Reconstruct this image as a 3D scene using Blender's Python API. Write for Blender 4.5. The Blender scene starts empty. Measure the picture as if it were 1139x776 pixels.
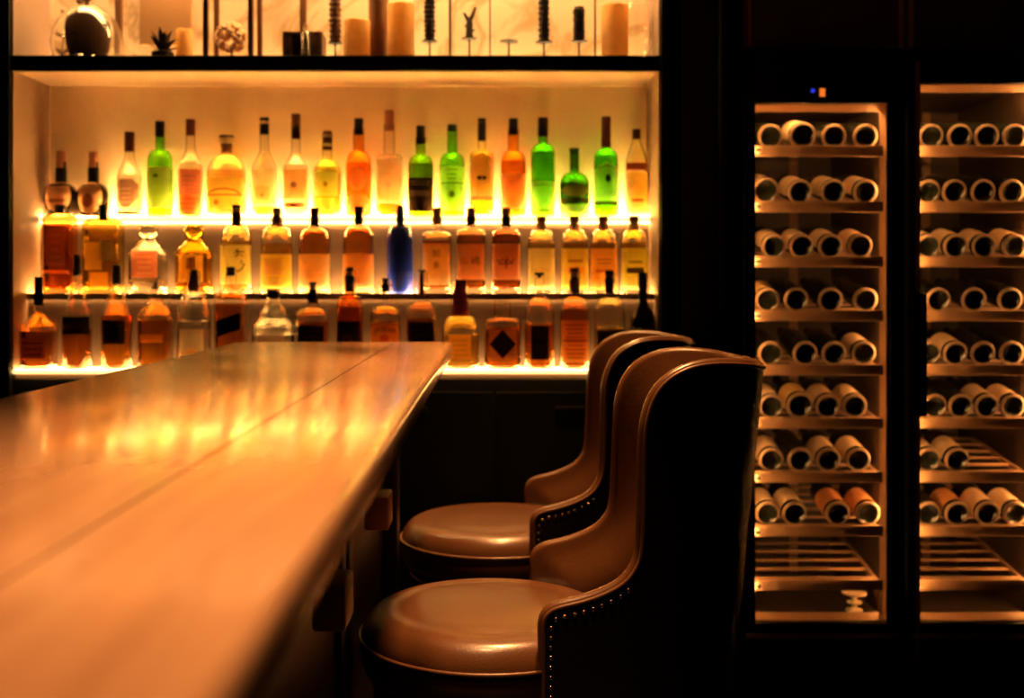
import bpy, bmesh, math, random
from mathutils import Vector, Matrix, noise

random.seed(7)
SC = bpy.context.scene
COL = SC.collection
PI = math.pi
F = 1250.0            # focal length in pixels of the 1139x776 frame
VX, VY = 549.0, 313.0  # principal point
CAMZ = 1.30


def X(px, d): return (px - VX) * d / F
def Z(py, d): return CAMZ - (py - VY) * d / F


# ------------------------------------------------------------------ materials
MATS = {}


def new_mat(name):
    m = bpy.data.materials.new(name)
    m.use_nodes = True
    nt = m.node_tree
    nt.nodes.clear()
    out = nt.nodes.new('ShaderNodeOutputMaterial')
    return m, nt, out


def pbr(name, col, rough=0.5, metal=0.0, spec=0.5, coat=0.0, trans=0.0, ior=1.45,
        noise_scale=None, noise_amt=0.15, bump=0.0, bump_scale=80.0, sss=0.0, rough_var=0.0, stretch=None):
    if name in MATS:
        return MATS[name]
    m, nt, out = new_mat(name)
    b = nt.nodes.new('ShaderNodeBsdfPrincipled')
    b.inputs['Base Color'].default_value = (*col, 1)
    b.inputs['Roughness'].default_value = rough
    b.inputs['Metallic'].default_value = metal
    b.inputs['Specular IOR Level'].default_value = spec
    b.inputs['Coat Weight'].default_value = coat
    b.inputs['Coat Roughness'].default_value = 0.15
    b.inputs['Transmission Weight'].default_value = trans
    b.inputs['IOR'].default_value = ior
    if noise_scale or bump or rough_var:
        tc = nt.nodes.new('ShaderNodeTexCoord')
        src = tc.outputs['Object']
        if stretch:
            mp = nt.nodes.new('ShaderNodeMapping')
            mp.inputs['Scale'].default_value = stretch
            nt.links.new(src, mp.inputs['Vector'])
            src = mp.outputs['Vector']
        if noise_scale:
            n = nt.nodes.new('ShaderNodeTexNoise')
            n.inputs['Scale'].default_value = noise_scale
            n.inputs['Detail'].default_value = 5
            nt.links.new(src, n.inputs['Vector'])
            mx = nt.nodes.new('ShaderNodeMix')
            mx.data_type = 'RGBA'
            mx.inputs[6].default_value = (*[c * (1 - noise_amt) for c in col], 1)
            mx.inputs[7].default_value = (*[min(1, c * (1 + noise_amt)) for c in col], 1)
            nt.links.new(n.outputs['Fac'], mx.inputs[0])
            nt.links.new(mx.outputs[2], b.inputs['Base Color'])
            if rough_var:
                mr = nt.nodes.new('ShaderNodeMapRange')
                mr.inputs['From Min'].default_value = 0.3
                mr.inputs['From Max'].default_value = 0.7
                mr.inputs['To Min'].default_value = rough - rough_var
                mr.inputs['To Max'].default_value = rough + rough_var
                nt.links.new(n.outputs['Fac'], mr.inputs['Value'])
                nt.links.new(mr.outputs[0], b.inputs['Roughness'])
        if bump:
            n2 = nt.nodes.new('ShaderNodeTexNoise')
            n2.inputs['Scale'].default_value = bump_scale
            n2.inputs['Detail'].default_value = 4
            nt.links.new(src, n2.inputs['Vector'])
            bp = nt.nodes.new('ShaderNodeBump')
            bp.inputs['Strength'].default_value = bump
            bp.inputs['Distance'].default_value = 0.004
            nt.links.new(n2.outputs['Fac'], bp.inputs['Height'])
            nt.links.new(bp.outputs['Normal'], b.inputs['Normal'])
    nt.links.new(b.outputs[0], out.inputs['Surface'])
    MATS[name] = m
    return m


def emit(name, col, strength):
    if name in MATS:
        return MATS[name]
    m, nt, out = new_mat(name)
    e = nt.nodes.new('ShaderNodeEmission')
    e.inputs['Color'].default_value = (*col, 1)
    e.inputs['Strength'].default_value = strength
    nt.links.new(e.outputs[0], out.inputs['Surface'])
    MATS[name] = m
    return m


def paper(name, col, transl=0.88):
    if transl > .8:
        col = tuple(c ** .62 for c in col)
    """printed paper: diffuse and translucent"""
    if name in MATS:
        return MATS[name]
    m, nt, out = new_mat(name)
    d = nt.nodes.new('ShaderNodeBsdfDiffuse')
    t = nt.nodes.new('ShaderNodeBsdfTranslucent')
    mx = nt.nodes.new('ShaderNodeMixShader')
    tc = nt.nodes.new('ShaderNodeTexCoord')
    n = nt.nodes.new('ShaderNodeTexNoise')
    n.inputs['Scale'].default_value = 60
    nt.links.new(tc.outputs['Object'], n.inputs['Vector'])
    cm = nt.nodes.new('ShaderNodeMix')
    cm.data_type = 'RGBA'
    cm.inputs[6].default_value = (*[c * .88 for c in col], 1)
    cm.inputs[7].default_value = (*[min(1, c * 1.08) for c in col], 1)
    nt.links.new(n.outputs['Fac'], cm.inputs[0])
    nt.links.new(cm.outputs[2], d.inputs['Color'])
    nt.links.new(cm.outputs[2], t.inputs['Color'])
    mx.inputs[0].default_value = transl
    nt.links.new(d.outputs[0], mx.inputs[1])
    nt.links.new(t.outputs[0], mx.inputs[2])
    nt.links.new(mx.outputs[0], out.inputs['Surface'])
    MATS[name] = m
    return m


def glass(name, col, rough=0.0, ior=1.45):
    if name in MATS:
        return MATS[name]
    m, nt, out = new_mat(name)
    g = nt.nodes.new('ShaderNodeBsdfGlass')
    g.inputs['Color'].default_value = (*col, 1)
    g.inputs['Roughness'].default_value = rough
    g.inputs['IOR'].default_value = ior
    tc = nt.nodes.new('ShaderNodeTexCoord')
    n = nt.nodes.new('ShaderNodeTexNoise')
    n.inputs['Scale'].default_value = 18
    nt.links.new(tc.outputs['Object'], n.inputs['Vector'])
    bp = nt.nodes.new('ShaderNodeBump')
    bp.inputs['Strength'].default_value = 0.12
    bp.inputs['Distance'].default_value = 0.002
    nt.links.new(n.outputs['Fac'], bp.inputs['Height'])
    nt.links.new(bp.outputs['Normal'], g.inputs['Normal'])
    nt.links.new(g.outputs[0], out.inputs['Surface'])
    MATS[name] = m
    return m


# ------------------------------------------------------------------ mesh helpers
def obj(name, bm, mats, parent=None, smooth=35, loc=None):
    me = bpy.data.meshes.new(name)
    bmesh.ops.remove_doubles(bm, verts=bm.verts[:], dist=2e-6)
    bmesh.ops.recalc_face_normals(bm, faces=bm.faces[:])
    bm.to_mesh(me)
    bm.free()
    if not isinstance(mats, (list, tuple)):
        mats = [mats]
    for m in mats:
        me.materials.append(m)
    if smooth:
        me.polygons.foreach_set('use_smooth', [True] * len(me.polygons))
        me.set_sharp_from_angle(angle=math.radians(smooth))
    o = bpy.data.objects.new(name, me)
    COL.objects.link(o)
    if parent is not None:
        o.parent = parent
    if loc is not None:
        o.location = loc
    return o


def tag(o, label, cat, group=None, kind=None):
    o['label'] = label
    o['category'] = cat
    if group:
        o['group'] = group
    if kind:
        o['kind'] = kind
    return o


def thing(name, label, cat, loc=(0, 0, 0), group=None, rz=0.0):
    e = bpy.data.objects.new(name, None)
    e.empty_display_size = 0.05
    COL.objects.link(e)
    e.location = loc
    e.rotation_euler = (0, 0, rz)
    return tag(e, label, cat, group)


def struct(name, bm, m, smooth=35):
    o = obj(name, bm, m, None, smooth)
    o['kind'] = 'structure'
    return o


def BM(): return bmesh.new()


def add_box(bm, x0, x1, y0, y1, z0, z1, bev=0.0, seg=2, mi=0, rot=None, origin=None):
    r = bmesh.ops.create_cube(bm, size=1.0)
    vs = r['verts']
    for v in vs:
        v.co = Vector((x0 + (v.co.x + .5) * (x1 - x0), y0 + (v.co.y + .5) * (y1 - y0), z0 + (v.co.z + .5) * (z1 - z0)))
    faces = list({f for v in vs for f in v.link_faces})
    if bev:
        edges = list({e for v in vs for e in v.link_edges})
        rr = bmesh.ops.bevel(bm, geom=edges, offset=bev, segments=seg, affect='EDGES', profile=0.5)
        faces = list({f for v in rr['verts'] for f in v.link_faces} | {f for f in faces if f.is_valid})
        vs = list({v for f in faces for v in f.verts})
    for f in faces:
        f.material_index = mi
    if rot is not None:
        o = Vector(origin) if origin is not None else Vector(((x0 + x1) / 2, (y0 + y1) / 2, (z0 + z1) / 2))
        for v in vs:
            v.co = o + rot @ (v.co - o)
    return vs


def add_lathe(bm, prof, cx=0, cy=0, cz=0, seg=32, n=None, ys=1.0, mi=0, mat=None):
    """prof: (r, z) bottom to top; n: list of superellipse exponents per ring; closes poles when r == 0"""
    rings = []
    for k, (r, z) in enumerate(prof):
        e = n[k] if n else 2.0
        if r < 1e-6:
            rings.append([bm.verts.new((cx, cy, cz + z))])
            continue
        ring = []
        for i in range(seg):
            a = 2 * PI * (i + .5) / seg
            s, c = math.sin(a), math.cos(a)
            q = r if e == 2.0 else r / ((abs(s) ** e + abs(c) ** e) ** (1 / e))
            ring.append(bm.verts.new((cx + q * s, cy - q * c * ys, cz + z)))
        rings.append(ring)
    fs = []
    for a, b in zip(rings[:-1], rings[1:]):
        if len(a) == 1 and len(b) == 1:
            continue
        if len(a) == 1:
            for i in range(seg):
                fs.append(bm.faces.new((a[0], b[(i + 1) % seg], b[i])))
        elif len(b) == 1:
            for i in range(seg):
                fs.append(bm.faces.new((a[i], a[(i + 1) % seg], b[0])))
        else:
            for i in range(seg):
                j = (i + 1) % seg
                fs.append(bm.faces.new((a[i], a[j], b[j], b[i])))
    for f in fs:
        f.material_index = mi
    if mat is not None:
        vs = {v for r in rings for v in r}
        for v in vs:
            v.co = mat @ v.co
    return fs


def add_cyl(bm, cx, cy, z0, z1, r, seg=24, r2=None, bev=0.0, mi=0, mat=None):
    r2 = r if r2 is None else r2
    b = min(bev, (z1 - z0) * .45)
    if b:
        prof = [(0, z0), (r - b, z0), (r - b * .3, z0 + b * .3), (r, z0 + b), (r2, z1 - b), (r2 - b * .3, z1 - b * .3), (r2 - b, z1), (0, z1)]
    else:
        prof = [(0, z0), (r, z0), (r2, z1), (0, z1)]
    return add_lathe(bm, prof, cx, cy, 0, seg, mi=mi, mat=mat)


def add_tube(bm, pts, rad, seg=8, closed=False, mi=0):
    pts = [Vector(p) for p in pts]
    n = len(pts)
    rads = rad if isinstance(rad, (list, tuple)) else [rad] * n
    rings = []
    up = Vector((0, 0, 1))
    prev = None
    for i, p in enumerate(pts):
        if closed:
            t = pts[(i + 1) % n] - pts[i - 1]
        else:
            t = pts[min(i + 1, n - 1)] - pts[max(i - 1, 0)]
        t.normalize()
        if prev is None:
            a = up if abs(t.z) < .9 else Vector((1, 0, 0))
            u = t.cross(a).normalized()
        else:
            u = (prev - t * prev.dot(t)).normalized()
        prev = u
        w = t.cross(u)
        rings.append([bm.verts.new(p + (u * math.cos(2 * PI * k / seg) + w * math.sin(2 * PI * k / seg)) * rads[i]) for k in range(seg)])
    m = n if closed else n - 1
    for i in range(m):
        a, b = rings[i], rings[(i + 1) % n]
        for k in range(seg):
            f = bm.faces.new((a[k], a[(k + 1) % seg], b[(k + 1) % seg], b[k]))
            f.material_index = mi
    if not closed:
        for r in (rings[0], rings[-1]):
            f = bm.faces.new(r)
            f.material_index = mi


def add_ball(bm, c, r, seg=12, rings=8, sc=(1, 1, 1), mi=0):
    prof = [(r * math.sin(PI * k / rings) if 0 < k < rings else 0, -r * math.cos(PI * k / rings)) for k in range(rings + 1)]
    m = Matrix.Translation(Vector(c)) @ Matrix.Diagonal((*sc, 1))
    add_lathe(bm, prof, seg=seg, mi=mi, mat=m)


# ------------------------------------------------------------------ materials used in the place
M_black = pbr('black_lacquer', (0.006, 0.006, 0.006), .35, spec=.3, noise_scale=20, noise_amt=.3)
M_darkwall = pbr('dark_paint', (0.030, 0.020, 0.012), .6, noise_scale=6, noise_amt=.25)
M_floor = pbr('dark_floor', (0.012, 0.010, 0.008), .45, noise_scale=9, noise_amt=.4)
M_ceiling = pbr('dark_ceiling', (0.02, 0.016, 0.012), .8, noise_scale=4, noise_amt=.2)
M_cabinet = pbr('black_cabinet', (0.004, 0.0038, 0.0036), .4, spec=.2, noise_scale=14, noise_amt=.3)


def plaster():
    m, nt, out = new_mat('pale_brick_plaster')
    b = nt.nodes.new('ShaderNodeBsdfPrincipled')
    b.inputs['Roughness'].default_value = .7
    tc = nt.nodes.new('ShaderNodeTexCoord')
    br = nt.nodes.new('ShaderNodeTexBrick')
    mp = nt.nodes.new('ShaderNodeMapping')
    mp.inputs['Rotation'].default_value = (PI / 2, 0, 0)
    nt.links.new(tc.outputs['Object'], mp.inputs['Vector'])
    nt.links.new(mp.outputs['Vector'], br.inputs['Vector'])
    br.inputs['Scale'].default_value = 1.0
    br.inputs['Mortar Size'].default_value = .004
    br.inputs['Brick Width'].default_value = .22
    br.inputs['Row Height'].default_value = .075
    n = nt.nodes.new('ShaderNodeTexNoise')
    n.inputs['Scale'].default_value = 16
    n.inputs['Detail'].default_value = 6
    nt.links.new(tc.outputs['Object'], n.inputs['Vector'])
    cm = nt.nodes.new('ShaderNodeMix')
    cm.data_type = 'RGBA'
    cm.inputs[6].default_value = (.74, .57, .40, 1)
    cm.inputs[7].default_value = (.84, .66, .47, 1)
    nt.links.new(n.outputs['Fac'], cm.inputs[0])
    nt.links.new(cm.outputs[2], b.inputs['Base Color'])
    ad = nt.nodes.new('ShaderNodeMath')
    ad.operation = 'MULTIPLY_ADD'
    ad.inputs[1].default_value = -0.7
    nt.links.new(br.outputs['Fac'], ad.inputs[0])
    nt.links.new(n.outputs['Fac'], ad.inputs[2])
    bp = nt.nodes.new('ShaderNodeBump')
    bp.inputs['Strength'].default_value = .35
    bp.inputs['Distance'].default_value = .004
    nt.links.new(ad.outputs[0], bp.inputs['Height'])
    nt.links.new(bp.outputs['Normal'], b.inputs['Normal'])
    nt.links.new(b.outputs[0], out.inputs['Surface'])
    return m


def marble():
    m, nt, out = new_mat('pale_veined_stone')
    b = nt.nodes.new('ShaderNodeBsdfPrincipled')
    b.inputs['Roughness'].default_value = .35
    tc = nt.nodes.new('ShaderNodeTexCoord')
    n = nt.nodes.new('ShaderNodeTexNoise')
    n.inputs['Scale'].default_value = 3.2
    n.inputs['Detail'].default_value = 6
    n.inputs['Distortion'].default_value = 1.6
    nt.links.new(tc.outputs['Object'], n.inputs['Vector'])
    cr = nt.nodes.new('ShaderNodeValToRGB')
    e = cr.color_ramp.elements
    e[0].position, e[0].color = .44, (.72, .55, .38, 1)
    e[1].position, e[1].color = .56, (.76, .60, .42, 1)
    k = e.new(.495)
    k.color = (.50, .33, .18, 1)
    nt.links.new(n.outputs['Fac'], cr.inputs['Fac'])
    nt.links.new(cr.outputs['Color'], b.inputs['Base Color'])
    nt.links.new(b.outputs[0], out.inputs['Surface'])
    return m


M_plaster = plaster()
M_marble = marble()
M_niche = pbr('warm_niche_panel', (.36, .25, .18), .55, noise_scale=10, noise_amt=.08)
M_side = pbr('niche_side', (.27, .175, .13), .5, noise_scale=10, noise_amt=.08)
M_riser = pbr('brown_riser', (.085, .052, .039), .5, noise_scale=10, noise_amt=.1)
WARM = (1.0, .56, .20)
M_glow1 = emit('backlit_acrylic_upper', (1.0, .49, .12), 235.0)
M_edge1 = emit('acrylic_front_edge', (1.0, .62, .22), 2.6)
M_glow2 = emit('backlit_acrylic_middle', (1.0, .50, .125), 54.0)
M_glow3 = emit('backlit_acrylic_lower', (1.0, .50, .125), 30.0)
M_led = emit('led_strip_warm', (1.0, .48, .12), 160.0)
M_led_top = emit('added_led_strip_upper', (1.0, .54, .18), 45.0)  # glow of the unseen strip added behind the upper shelf
M_led_box = emit('added_light_box_upper', (1.0, .55, .19), 42.0)  # glow of the unseen box added above the upper shelf

# ------------------------------------------------------------------ room
bm = BM(); add_box(bm, -2.6, 2.6, -1.6, 4.45, -.1, 0); struct('floor', bm, M_floor)
bm = BM(); add_box(bm, -2.6, 2.6, -1.6, 4.45, 2.95, 3.05); struct('ceiling', bm, M_ceiling)
bm = BM(); add_box(bm, -2.6, 2.6, 4.3, 4.45, 0, 2.95); struct('wall_back', bm, M_darkwall)
bm = BM(); add_box(bm, -2.6, -2.5, -1.6, 4.3, 0, 2.95); struct('wall_left', bm, M_darkwall)
bm = BM(); add_box(bm, 2.5, 2.6, -1.6, 4.3, 0, 2.95); struct('wall_right', bm, M_darkwall)
bm = BM(); add_box(bm, -2.5, 2.5, -1.6, -1.5, 0, 2.95); struct('wall_front', bm, M_darkwall)

# ------------------------------------------------------------------ back bar unit
DB = 3.55                    # front plane
DBACK = 3.848                # back panel
T3, T2, T1 = 3.655, 3.755, DBACK   # back of lower / middle / upper tier
Z3, Z2, Z1 = CAMZ - .279, CAMZ - .040, CAMZ + .216
XL, XR = X(12, DB), X(735, DB)
ZTOP0, ZTOP1 = Z(79, DB), Z(62, DB)   # upper board

unit = thing('back_bar_shelving', 'black framed back bar unit with glowing stepped bottle display and upper shelf', 'shelving', (0, DB, 0))


def upart(name, bm, m, smooth=35):
    o = obj(name, bm, m, None, smooth)
    o.parent = unit
    o.matrix_parent_inverse = Matrix.Translation((0, -DB, 0))
    return o


bm = BM(); add_box(bm, XL - .11, XL, DB - .01, DBACK + .02, 0, 2.75, .004); upart('post', bm, M_black)
bm = BM(); add_box(bm, XR, X(757, DB), DB - .01, DBACK + .02, 0, 2.75, .004); upart('post', bm, M_black)
bm = BM(); add_box(bm, XL, XR, DB, DBACK + .02, ZTOP0 + .012, ZTOP1); add_box(bm, XL, XR, DB - .004, DB + .02, ZTOP0, ZTOP1 + .001, .002)
upart('upper_board', bm, M_black)
bm = BM(); add_box(bm, XL, XR, DB + .02, DBACK, ZTOP0 + .004, ZTOP0 + .012); upart('soffit_panel', bm, M_niche)
bm = BM(); add_box(bm, XL, XL + .006, DB + .004, DBACK, Z3, ZTOP0 + .012); upart('side_panel', bm, M_side)
bm = BM(); add_box(bm, XR - .006, XR, DB + .004, DBACK, Z3, ZTOP0 + .012); upart('side_panel', bm, M_side)
bm = BM(); add_box(bm, XL, XR, DBACK, DBACK + .02, Z1 - .05, ZTOP0 + .012); upart('back_panel', bm, M_plaster)
bm = BM(); add_box(bm, XL, XR, DBACK, DBACK + .02, ZTOP1, 2.72); upart('upper_back_panel', bm, M_marble)
bm = BM(); add_box(bm, XL, XL + .006, DB + .004, DBACK, ZTOP1, 2.72); upart('upper_side_panel', bm, M_side)
bm = BM(); add_box(bm, XR - .006, XR, DB + .004, DBACK, ZTOP1, 2.72); upart('upper_side_panel', bm, M_side)
bm = BM(); add_box(bm, XL - .11, X(757, DB), DB - .01, DBACK + .02, 2.72, 2.80, .003); upart('crown_board', bm, M_black)
# tiers
LIP = .016


def tier(z, y0, y1, zlow, glow, emissive_edge, th=.02):
    bm = BM()
    add_box(bm, XL + .006, XR - .006, y0 + .012, y1, zlow, z - th)
    if not emissive_edge:
        add_box(bm, XL + .006, XR - .006, y0, y0 + .005, z - th - .004, z + .0022)
    upart('display_step', bm, M_riser)
    bm = BM()
    add_box(bm, XL + .006, XR - .006, y0 + (.005 if emissive_edge else .0052), y1, z - th, z)
    upart('light_panel', bm, glow)
    if emissive_edge:
        bm = BM()
        add_box(bm, XL + .006, XR - .006, y0, y0 + .005, z - th, z)
        upart('acrylic_lip', bm, M_edge1)


tier(Z1, T2, T1, Z2 - .02, M_glow1, True, .019)
tier(Z2, T3, T2, Z3 - .02, M_glow2, False, .016)
tier(Z3, DB + .004, T3, Z3 - .05, M_glow3, True, .012)
bm = BM(); add_box(bm, XL, XR, DB + .012, DBACK + .02, .08, Z3 - .03, .003)
upart('base_cabinet', bm, M_cabinet)
for k in range(4):
    x0 = XL + .02 + k * (XR - XL - .04) / 4
    bm = BM(); add_box(bm, x0 + .006, x0 + (XR - XL - .04) / 4 - .006, DB, DB + .018, .12, Z3 - .07, .004)
    d = upart('cabinet_door', bm, M_cabinet)
    bm = BM(); add_box(bm, x0 + .19, x0 + .29, DB - .014, DB + .002, Z3 - .13, Z3 - .115, .004)
    h = obj('handle', bm, M_black, None)
    h.parent = d
    pass
# unseen light box and LED strip, added to brighten the upper compartment
bm = BM(); add_box(bm, XL, XR, DB, DB + .022, 2.34, 2.72, .002); upart('added_screen_board', bm, M_black)  # unseen board added to keep the light box out of the counter reflection
bm = BM(); add_box(bm, XL + .02, XR - .02, DB + .06, DBACK - .03, 2.70, 2.72); upart('added_light_box', bm, M_led_box)
bm = BM(); add_box(bm, XL + .02, XR - .02, DBACK - .022, DBACK - .006, ZTOP1 + .001, ZTOP1 + .006); upart('led_strip', bm, M_led_top)

# ------------------------------------------------------------------ bottles
G_clear = glass('clear_glass', (.99, .985, .965))
G_frost = glass('frosted_glass', (.97, .95, .90), rough=.25)
G_yel = glass('yellow_glass', (.97, .90, .55))
G_amb = glass('amber_glass', (.98, .83, .52))
G_green = glass('green_glass', (.66, .92, .36))
G_olive = glass('olive_glass', (.74, .82, .28))
G_dkgreen = glass('dark_green_glass', (.50, .70, .20))
G_dark = pbr('dark_brown_glass', (.012, .007, .004), .08, spec=.6, coat=.5, noise_scale=10, noise_amt=.2)
G_blue = pbr('cobalt_blue_bottle', (.02, .05, .85), .12, spec=.6, coat=.5, noise_scale=9, noise_amt=.7)


def liq(name, col): return glass('liquid_' + name, col, 0, 1.30)


L = dict(
    amber=liq('amber', (.95, .62, .20)), orange=liq('orange', (.97, .58, .12)), dark=liq('dark', (.78, .40, .15)),
    gold=liq('gold', (.98, .80, .34)), yellow=liq('yellow', (.97, .84, .14)), lime=liq('lime', (.88, .92, .25)),
    pale=liq('pale', (.98, .86, .48)), clear=liq('clear', (.98, .96, .92)), brown=liq('brown', (.85, .50, .20)),
    green=liq('green', (.62, .90, .30)), red=liq('red', (.85, .25, .04)))

C_black = pbr('black_cap', (.008, .007, .006), .35, noise_scale=30, noise_amt=.2)
C_red = pbr('dark_red_cap', (.09, .012, .010), .4, noise_scale=30, noise_amt=.2)
C_wax = pbr('red_wax', (.32, .035, .015), .35, noise_scale=40, noise_amt=.25, bump=.3)
C_brown = pbr('brown_cap', (.16, .060, .025), .45, noise_scale=30, noise_amt=.25)
C_cork = pbr('cork_stopper', (.42, .22, .11), .7, noise_scale=60, noise_amt=.3)
C_pink = pbr('copper_foil', (.48, .22, .15), .4, noise_scale=30, noise_amt=.2)
C_white = pbr('white_band', (.75, .62, .42), .4, noise_scale=30, noise_amt=.1)
C_dgreen = pbr('dark_green_foil', (.015, .045, .015), .35, noise_scale=30, noise_amt=.2)
C_silver = pbr('metal_cap', (.45, .38, .30), .3, metal=1, noise_scale=30, noise_amt=.1)

P = dict(
    cream=paper('cream_paper', (.80, .66, .42)), beige=paper('beige_paper', (.66, .48, .26)), tan=paper('tan_paper', (.48, .28, .13)),
    pink=paper('salmon_paper', (.78, .46, .26)), yellow=paper('yellow_paper', (.85, .68, .10)), lime=paper('pale_lime_paper', (.78, .74, .25)),
    orange=paper('orange_paper', (.82, .33, .05)), red=paper('red_paper', (.55, .09, .03)), brown=paper('brown_paper', (.20, .085, .05)),
    dark=paper('dark_paper', (.025, .014, .008), .15), ink=paper('ink_black', (.015, .008, .006), .1), gold=paper('gold_ink', (.55, .33, .05), .2),
    rust=paper('rust_ink', (.40, .12, .03), .35), olive=paper('olive_paper', (.20, .17, .04), .4), grey=paper('grey_paper', (.36, .28, .24), .5),
    oval=paper('tan_card', (.78, .47, .26), .1),
    white=paper('white_paper', (.88, .78, .60)))

ROW = {1: (3.80, Z1), 2: (3.705, Z2), 3: (3.602, Z3)}


def lerp_prof(prof, z):
    for (r0, z0, n0), (r1, z1, n1) in zip(prof[:-1], prof[1:]):
        if z0 <= z <= z1:
            t = 0 if z1 == z0 else (z - z0) / (z1 - z0)
            return r0 + (r1 - r0) * t, n0 + (n1 - n0) * t
    return prof[-1][0], prof[-1][2]


def surf(prof, ys, x, z, off):
    r, n = lerp_prof(prof, z)
    x = max(-.985 * r, min(.985 * r, x))
    lo, hi = 0.0, PI / 2
    for _ in range(26):
        a = (lo + hi) / 2
        s, c = math.sin(a), math.cos(a)
        q = r / ((s ** n + c ** n) ** (1 / n))
        if q * s < abs(x):
            lo = a
        else:
            hi = a
    s, c = math.sin(a), math.cos(a)
    q = r / ((s ** n + c ** n) ** (1 / n))
    k = 1 + off / max(q, .005)
    return Vector((math.copysign(q * s, x) * k, -q * c * ys - off, z))


def patch(bm, prof, ys, x0, x1, z0, z1, off, mi=0, shape='rect', nu=14, nv=10, skew=0.0):
    vs = []
    for j in range(nv + 1):
        v = j / nv
        w = 1.0
        t = 2 * v - 1
        if shape == 'oval':
            w = math.sqrt(max(0, 1 - t * t * .995))
        elif shape == 'diamond':
            w = max(.02, 1 - abs(t))
        elif shape == 'shield':
            w = (.30 + .70 * min(1, v / .38)) if v < .38 else (1.0 if v < .8 else 1 - .45 * (v - .8) / .2)
            w *= 1 - .10 * math.exp(-((v - .55) / .1) ** 2)
        elif shape == 'tomb':
            w = 1.0 if v < .7 else math.sqrt(max(.0, 1 - ((v - .7) / .3) ** 2 * .99))
        elif shape == 'drop':
            w = max(.03, math.sin(PI * v ** .7))
        row = []
        for i in range(nu + 1):
            u = i / nu
            x = (x0 + x1) / 2 + (u - .5) * (x1 - x0) * w
            z = z0 + (z1 - z0) * v + skew * (u - .5)
            row.append(bm.verts.new(surf(prof, ys, x, z, off)))
        vs.append(row)
    for j in range(nv):
        for i in range(nu):
            f = bm.faces.new((vs[j][i], vs[j][i + 1], vs[j + 1][i + 1], vs[j + 1][i]))
            f.material_index = mi


def stroke(bm, prof, ys, pts, w, off, mi):
    """a brush stroke lying on the label: pts in (x, z)"""
    n = len(pts)
    L_, R_ = [], []
    for i, p in enumerate(pts):
        a = Vector(pts[max(0, i - 1)]); b = Vector(pts[min(n - 1, i + 1)])
        d = (b - a).normalized()
        nn = Vector((-d.y, d.x)) * w * (.6 + .4 * math.sin(PI * (i + .6) / (n + .2)))
        L_.append(bm.verts.new(surf(prof, ys, p[0] + nn.x, p[1] + nn.y, off)))
        R_.append(bm.verts.new(surf(prof, ys, p[0] - nn.x, p[1] - nn.y, off)))
    for i in range(n - 1):
        f = bm.faces.new((L_[i], L_[i + 1], R_[i + 1], R_[i]))
        f.material_index = mi


TEXTS = []


def text_mesh(s, size, width=None):
    cu = bpy.data.curves.new('t', 'FONT')
    cu.body = s
    cu.size = size
    cu.align_x = 'CENTER'
    cu.align_y = 'CENTER'
    cu.resolution_u = 2
    o = bpy.data.objects.new('t', cu)
    COL.objects.link(o)
    bpy.context.view_layer.update()
    me = bpy.data.meshes.new_from_object(o.evaluated_get(bpy.context.evaluated_depsgraph_get()))
    bpy.data.objects.remove(o)
    bpy.data.curves.remove(cu)
    bm = bmesh.new()
    bm.from_mesh(me)
    bpy.data.meshes.remove(me)
    if width and bm.verts:
        xs = [v.co.x for v in bm.verts]
        k = width / max(1e-6, max(xs) - min(xs))
        for v in bm.verts:
            v.co.x *= k
    return bm


def add_text(bm, prof, ys, s, x, z, size, off, mi, width=None, arc=0.0):
    t = text_mesh(s, size, width)
    mp = {}
    for v in t.verts:
        xx = x + v.co.x
        zz = z + v.co.y - arc * (v.co.x / max(.001, (width or size) / 2)) ** 2
        mp[v] = bm.verts.new(surf(prof, ys, xx, zz, off))
    for f in t.faces:
        try:
            nf = bm.faces.new([mp[v] for v in f.verts])
            nf.material_index = mi
        except ValueError:
            pass
    t.free()


def shoulder_pts(kind, R, rn, zs, zn, k=10):
    out = []
    for i in range(1, k + 1):
        t = i / k
        z = zs + (zn - zs) * t
        if kind == 'round':
            r = rn + (R - rn) * math.sqrt(max(0, 1 - t * t))
        elif kind == 'slope':
            q = t * t * (3 - 2 * t)
            r = R + (rn - R) * q
        elif kind == 'taper':
            q = min(1, t * 1.02)
            r = rn + (R - rn) * ((1 - q) ** 1.5)
        elif kind == 'cone':
            r = R + (rn - R) * t
        elif kind == 'flat':
            r = rn + (R - rn) * (max(0, 1 - t ** 3.5)) ** .5
        elif kind == 'dome':
            r = rn + (R - rn) * math.cos(t * PI / 2) ** .75
        elif kind == 'pear':
            r = rn + (R - rn) * (1 - t) ** 1.1 + .004 * math.sin(t * 5 * PI) * (1 - t)
        out.append((r, z))
    return out


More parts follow.
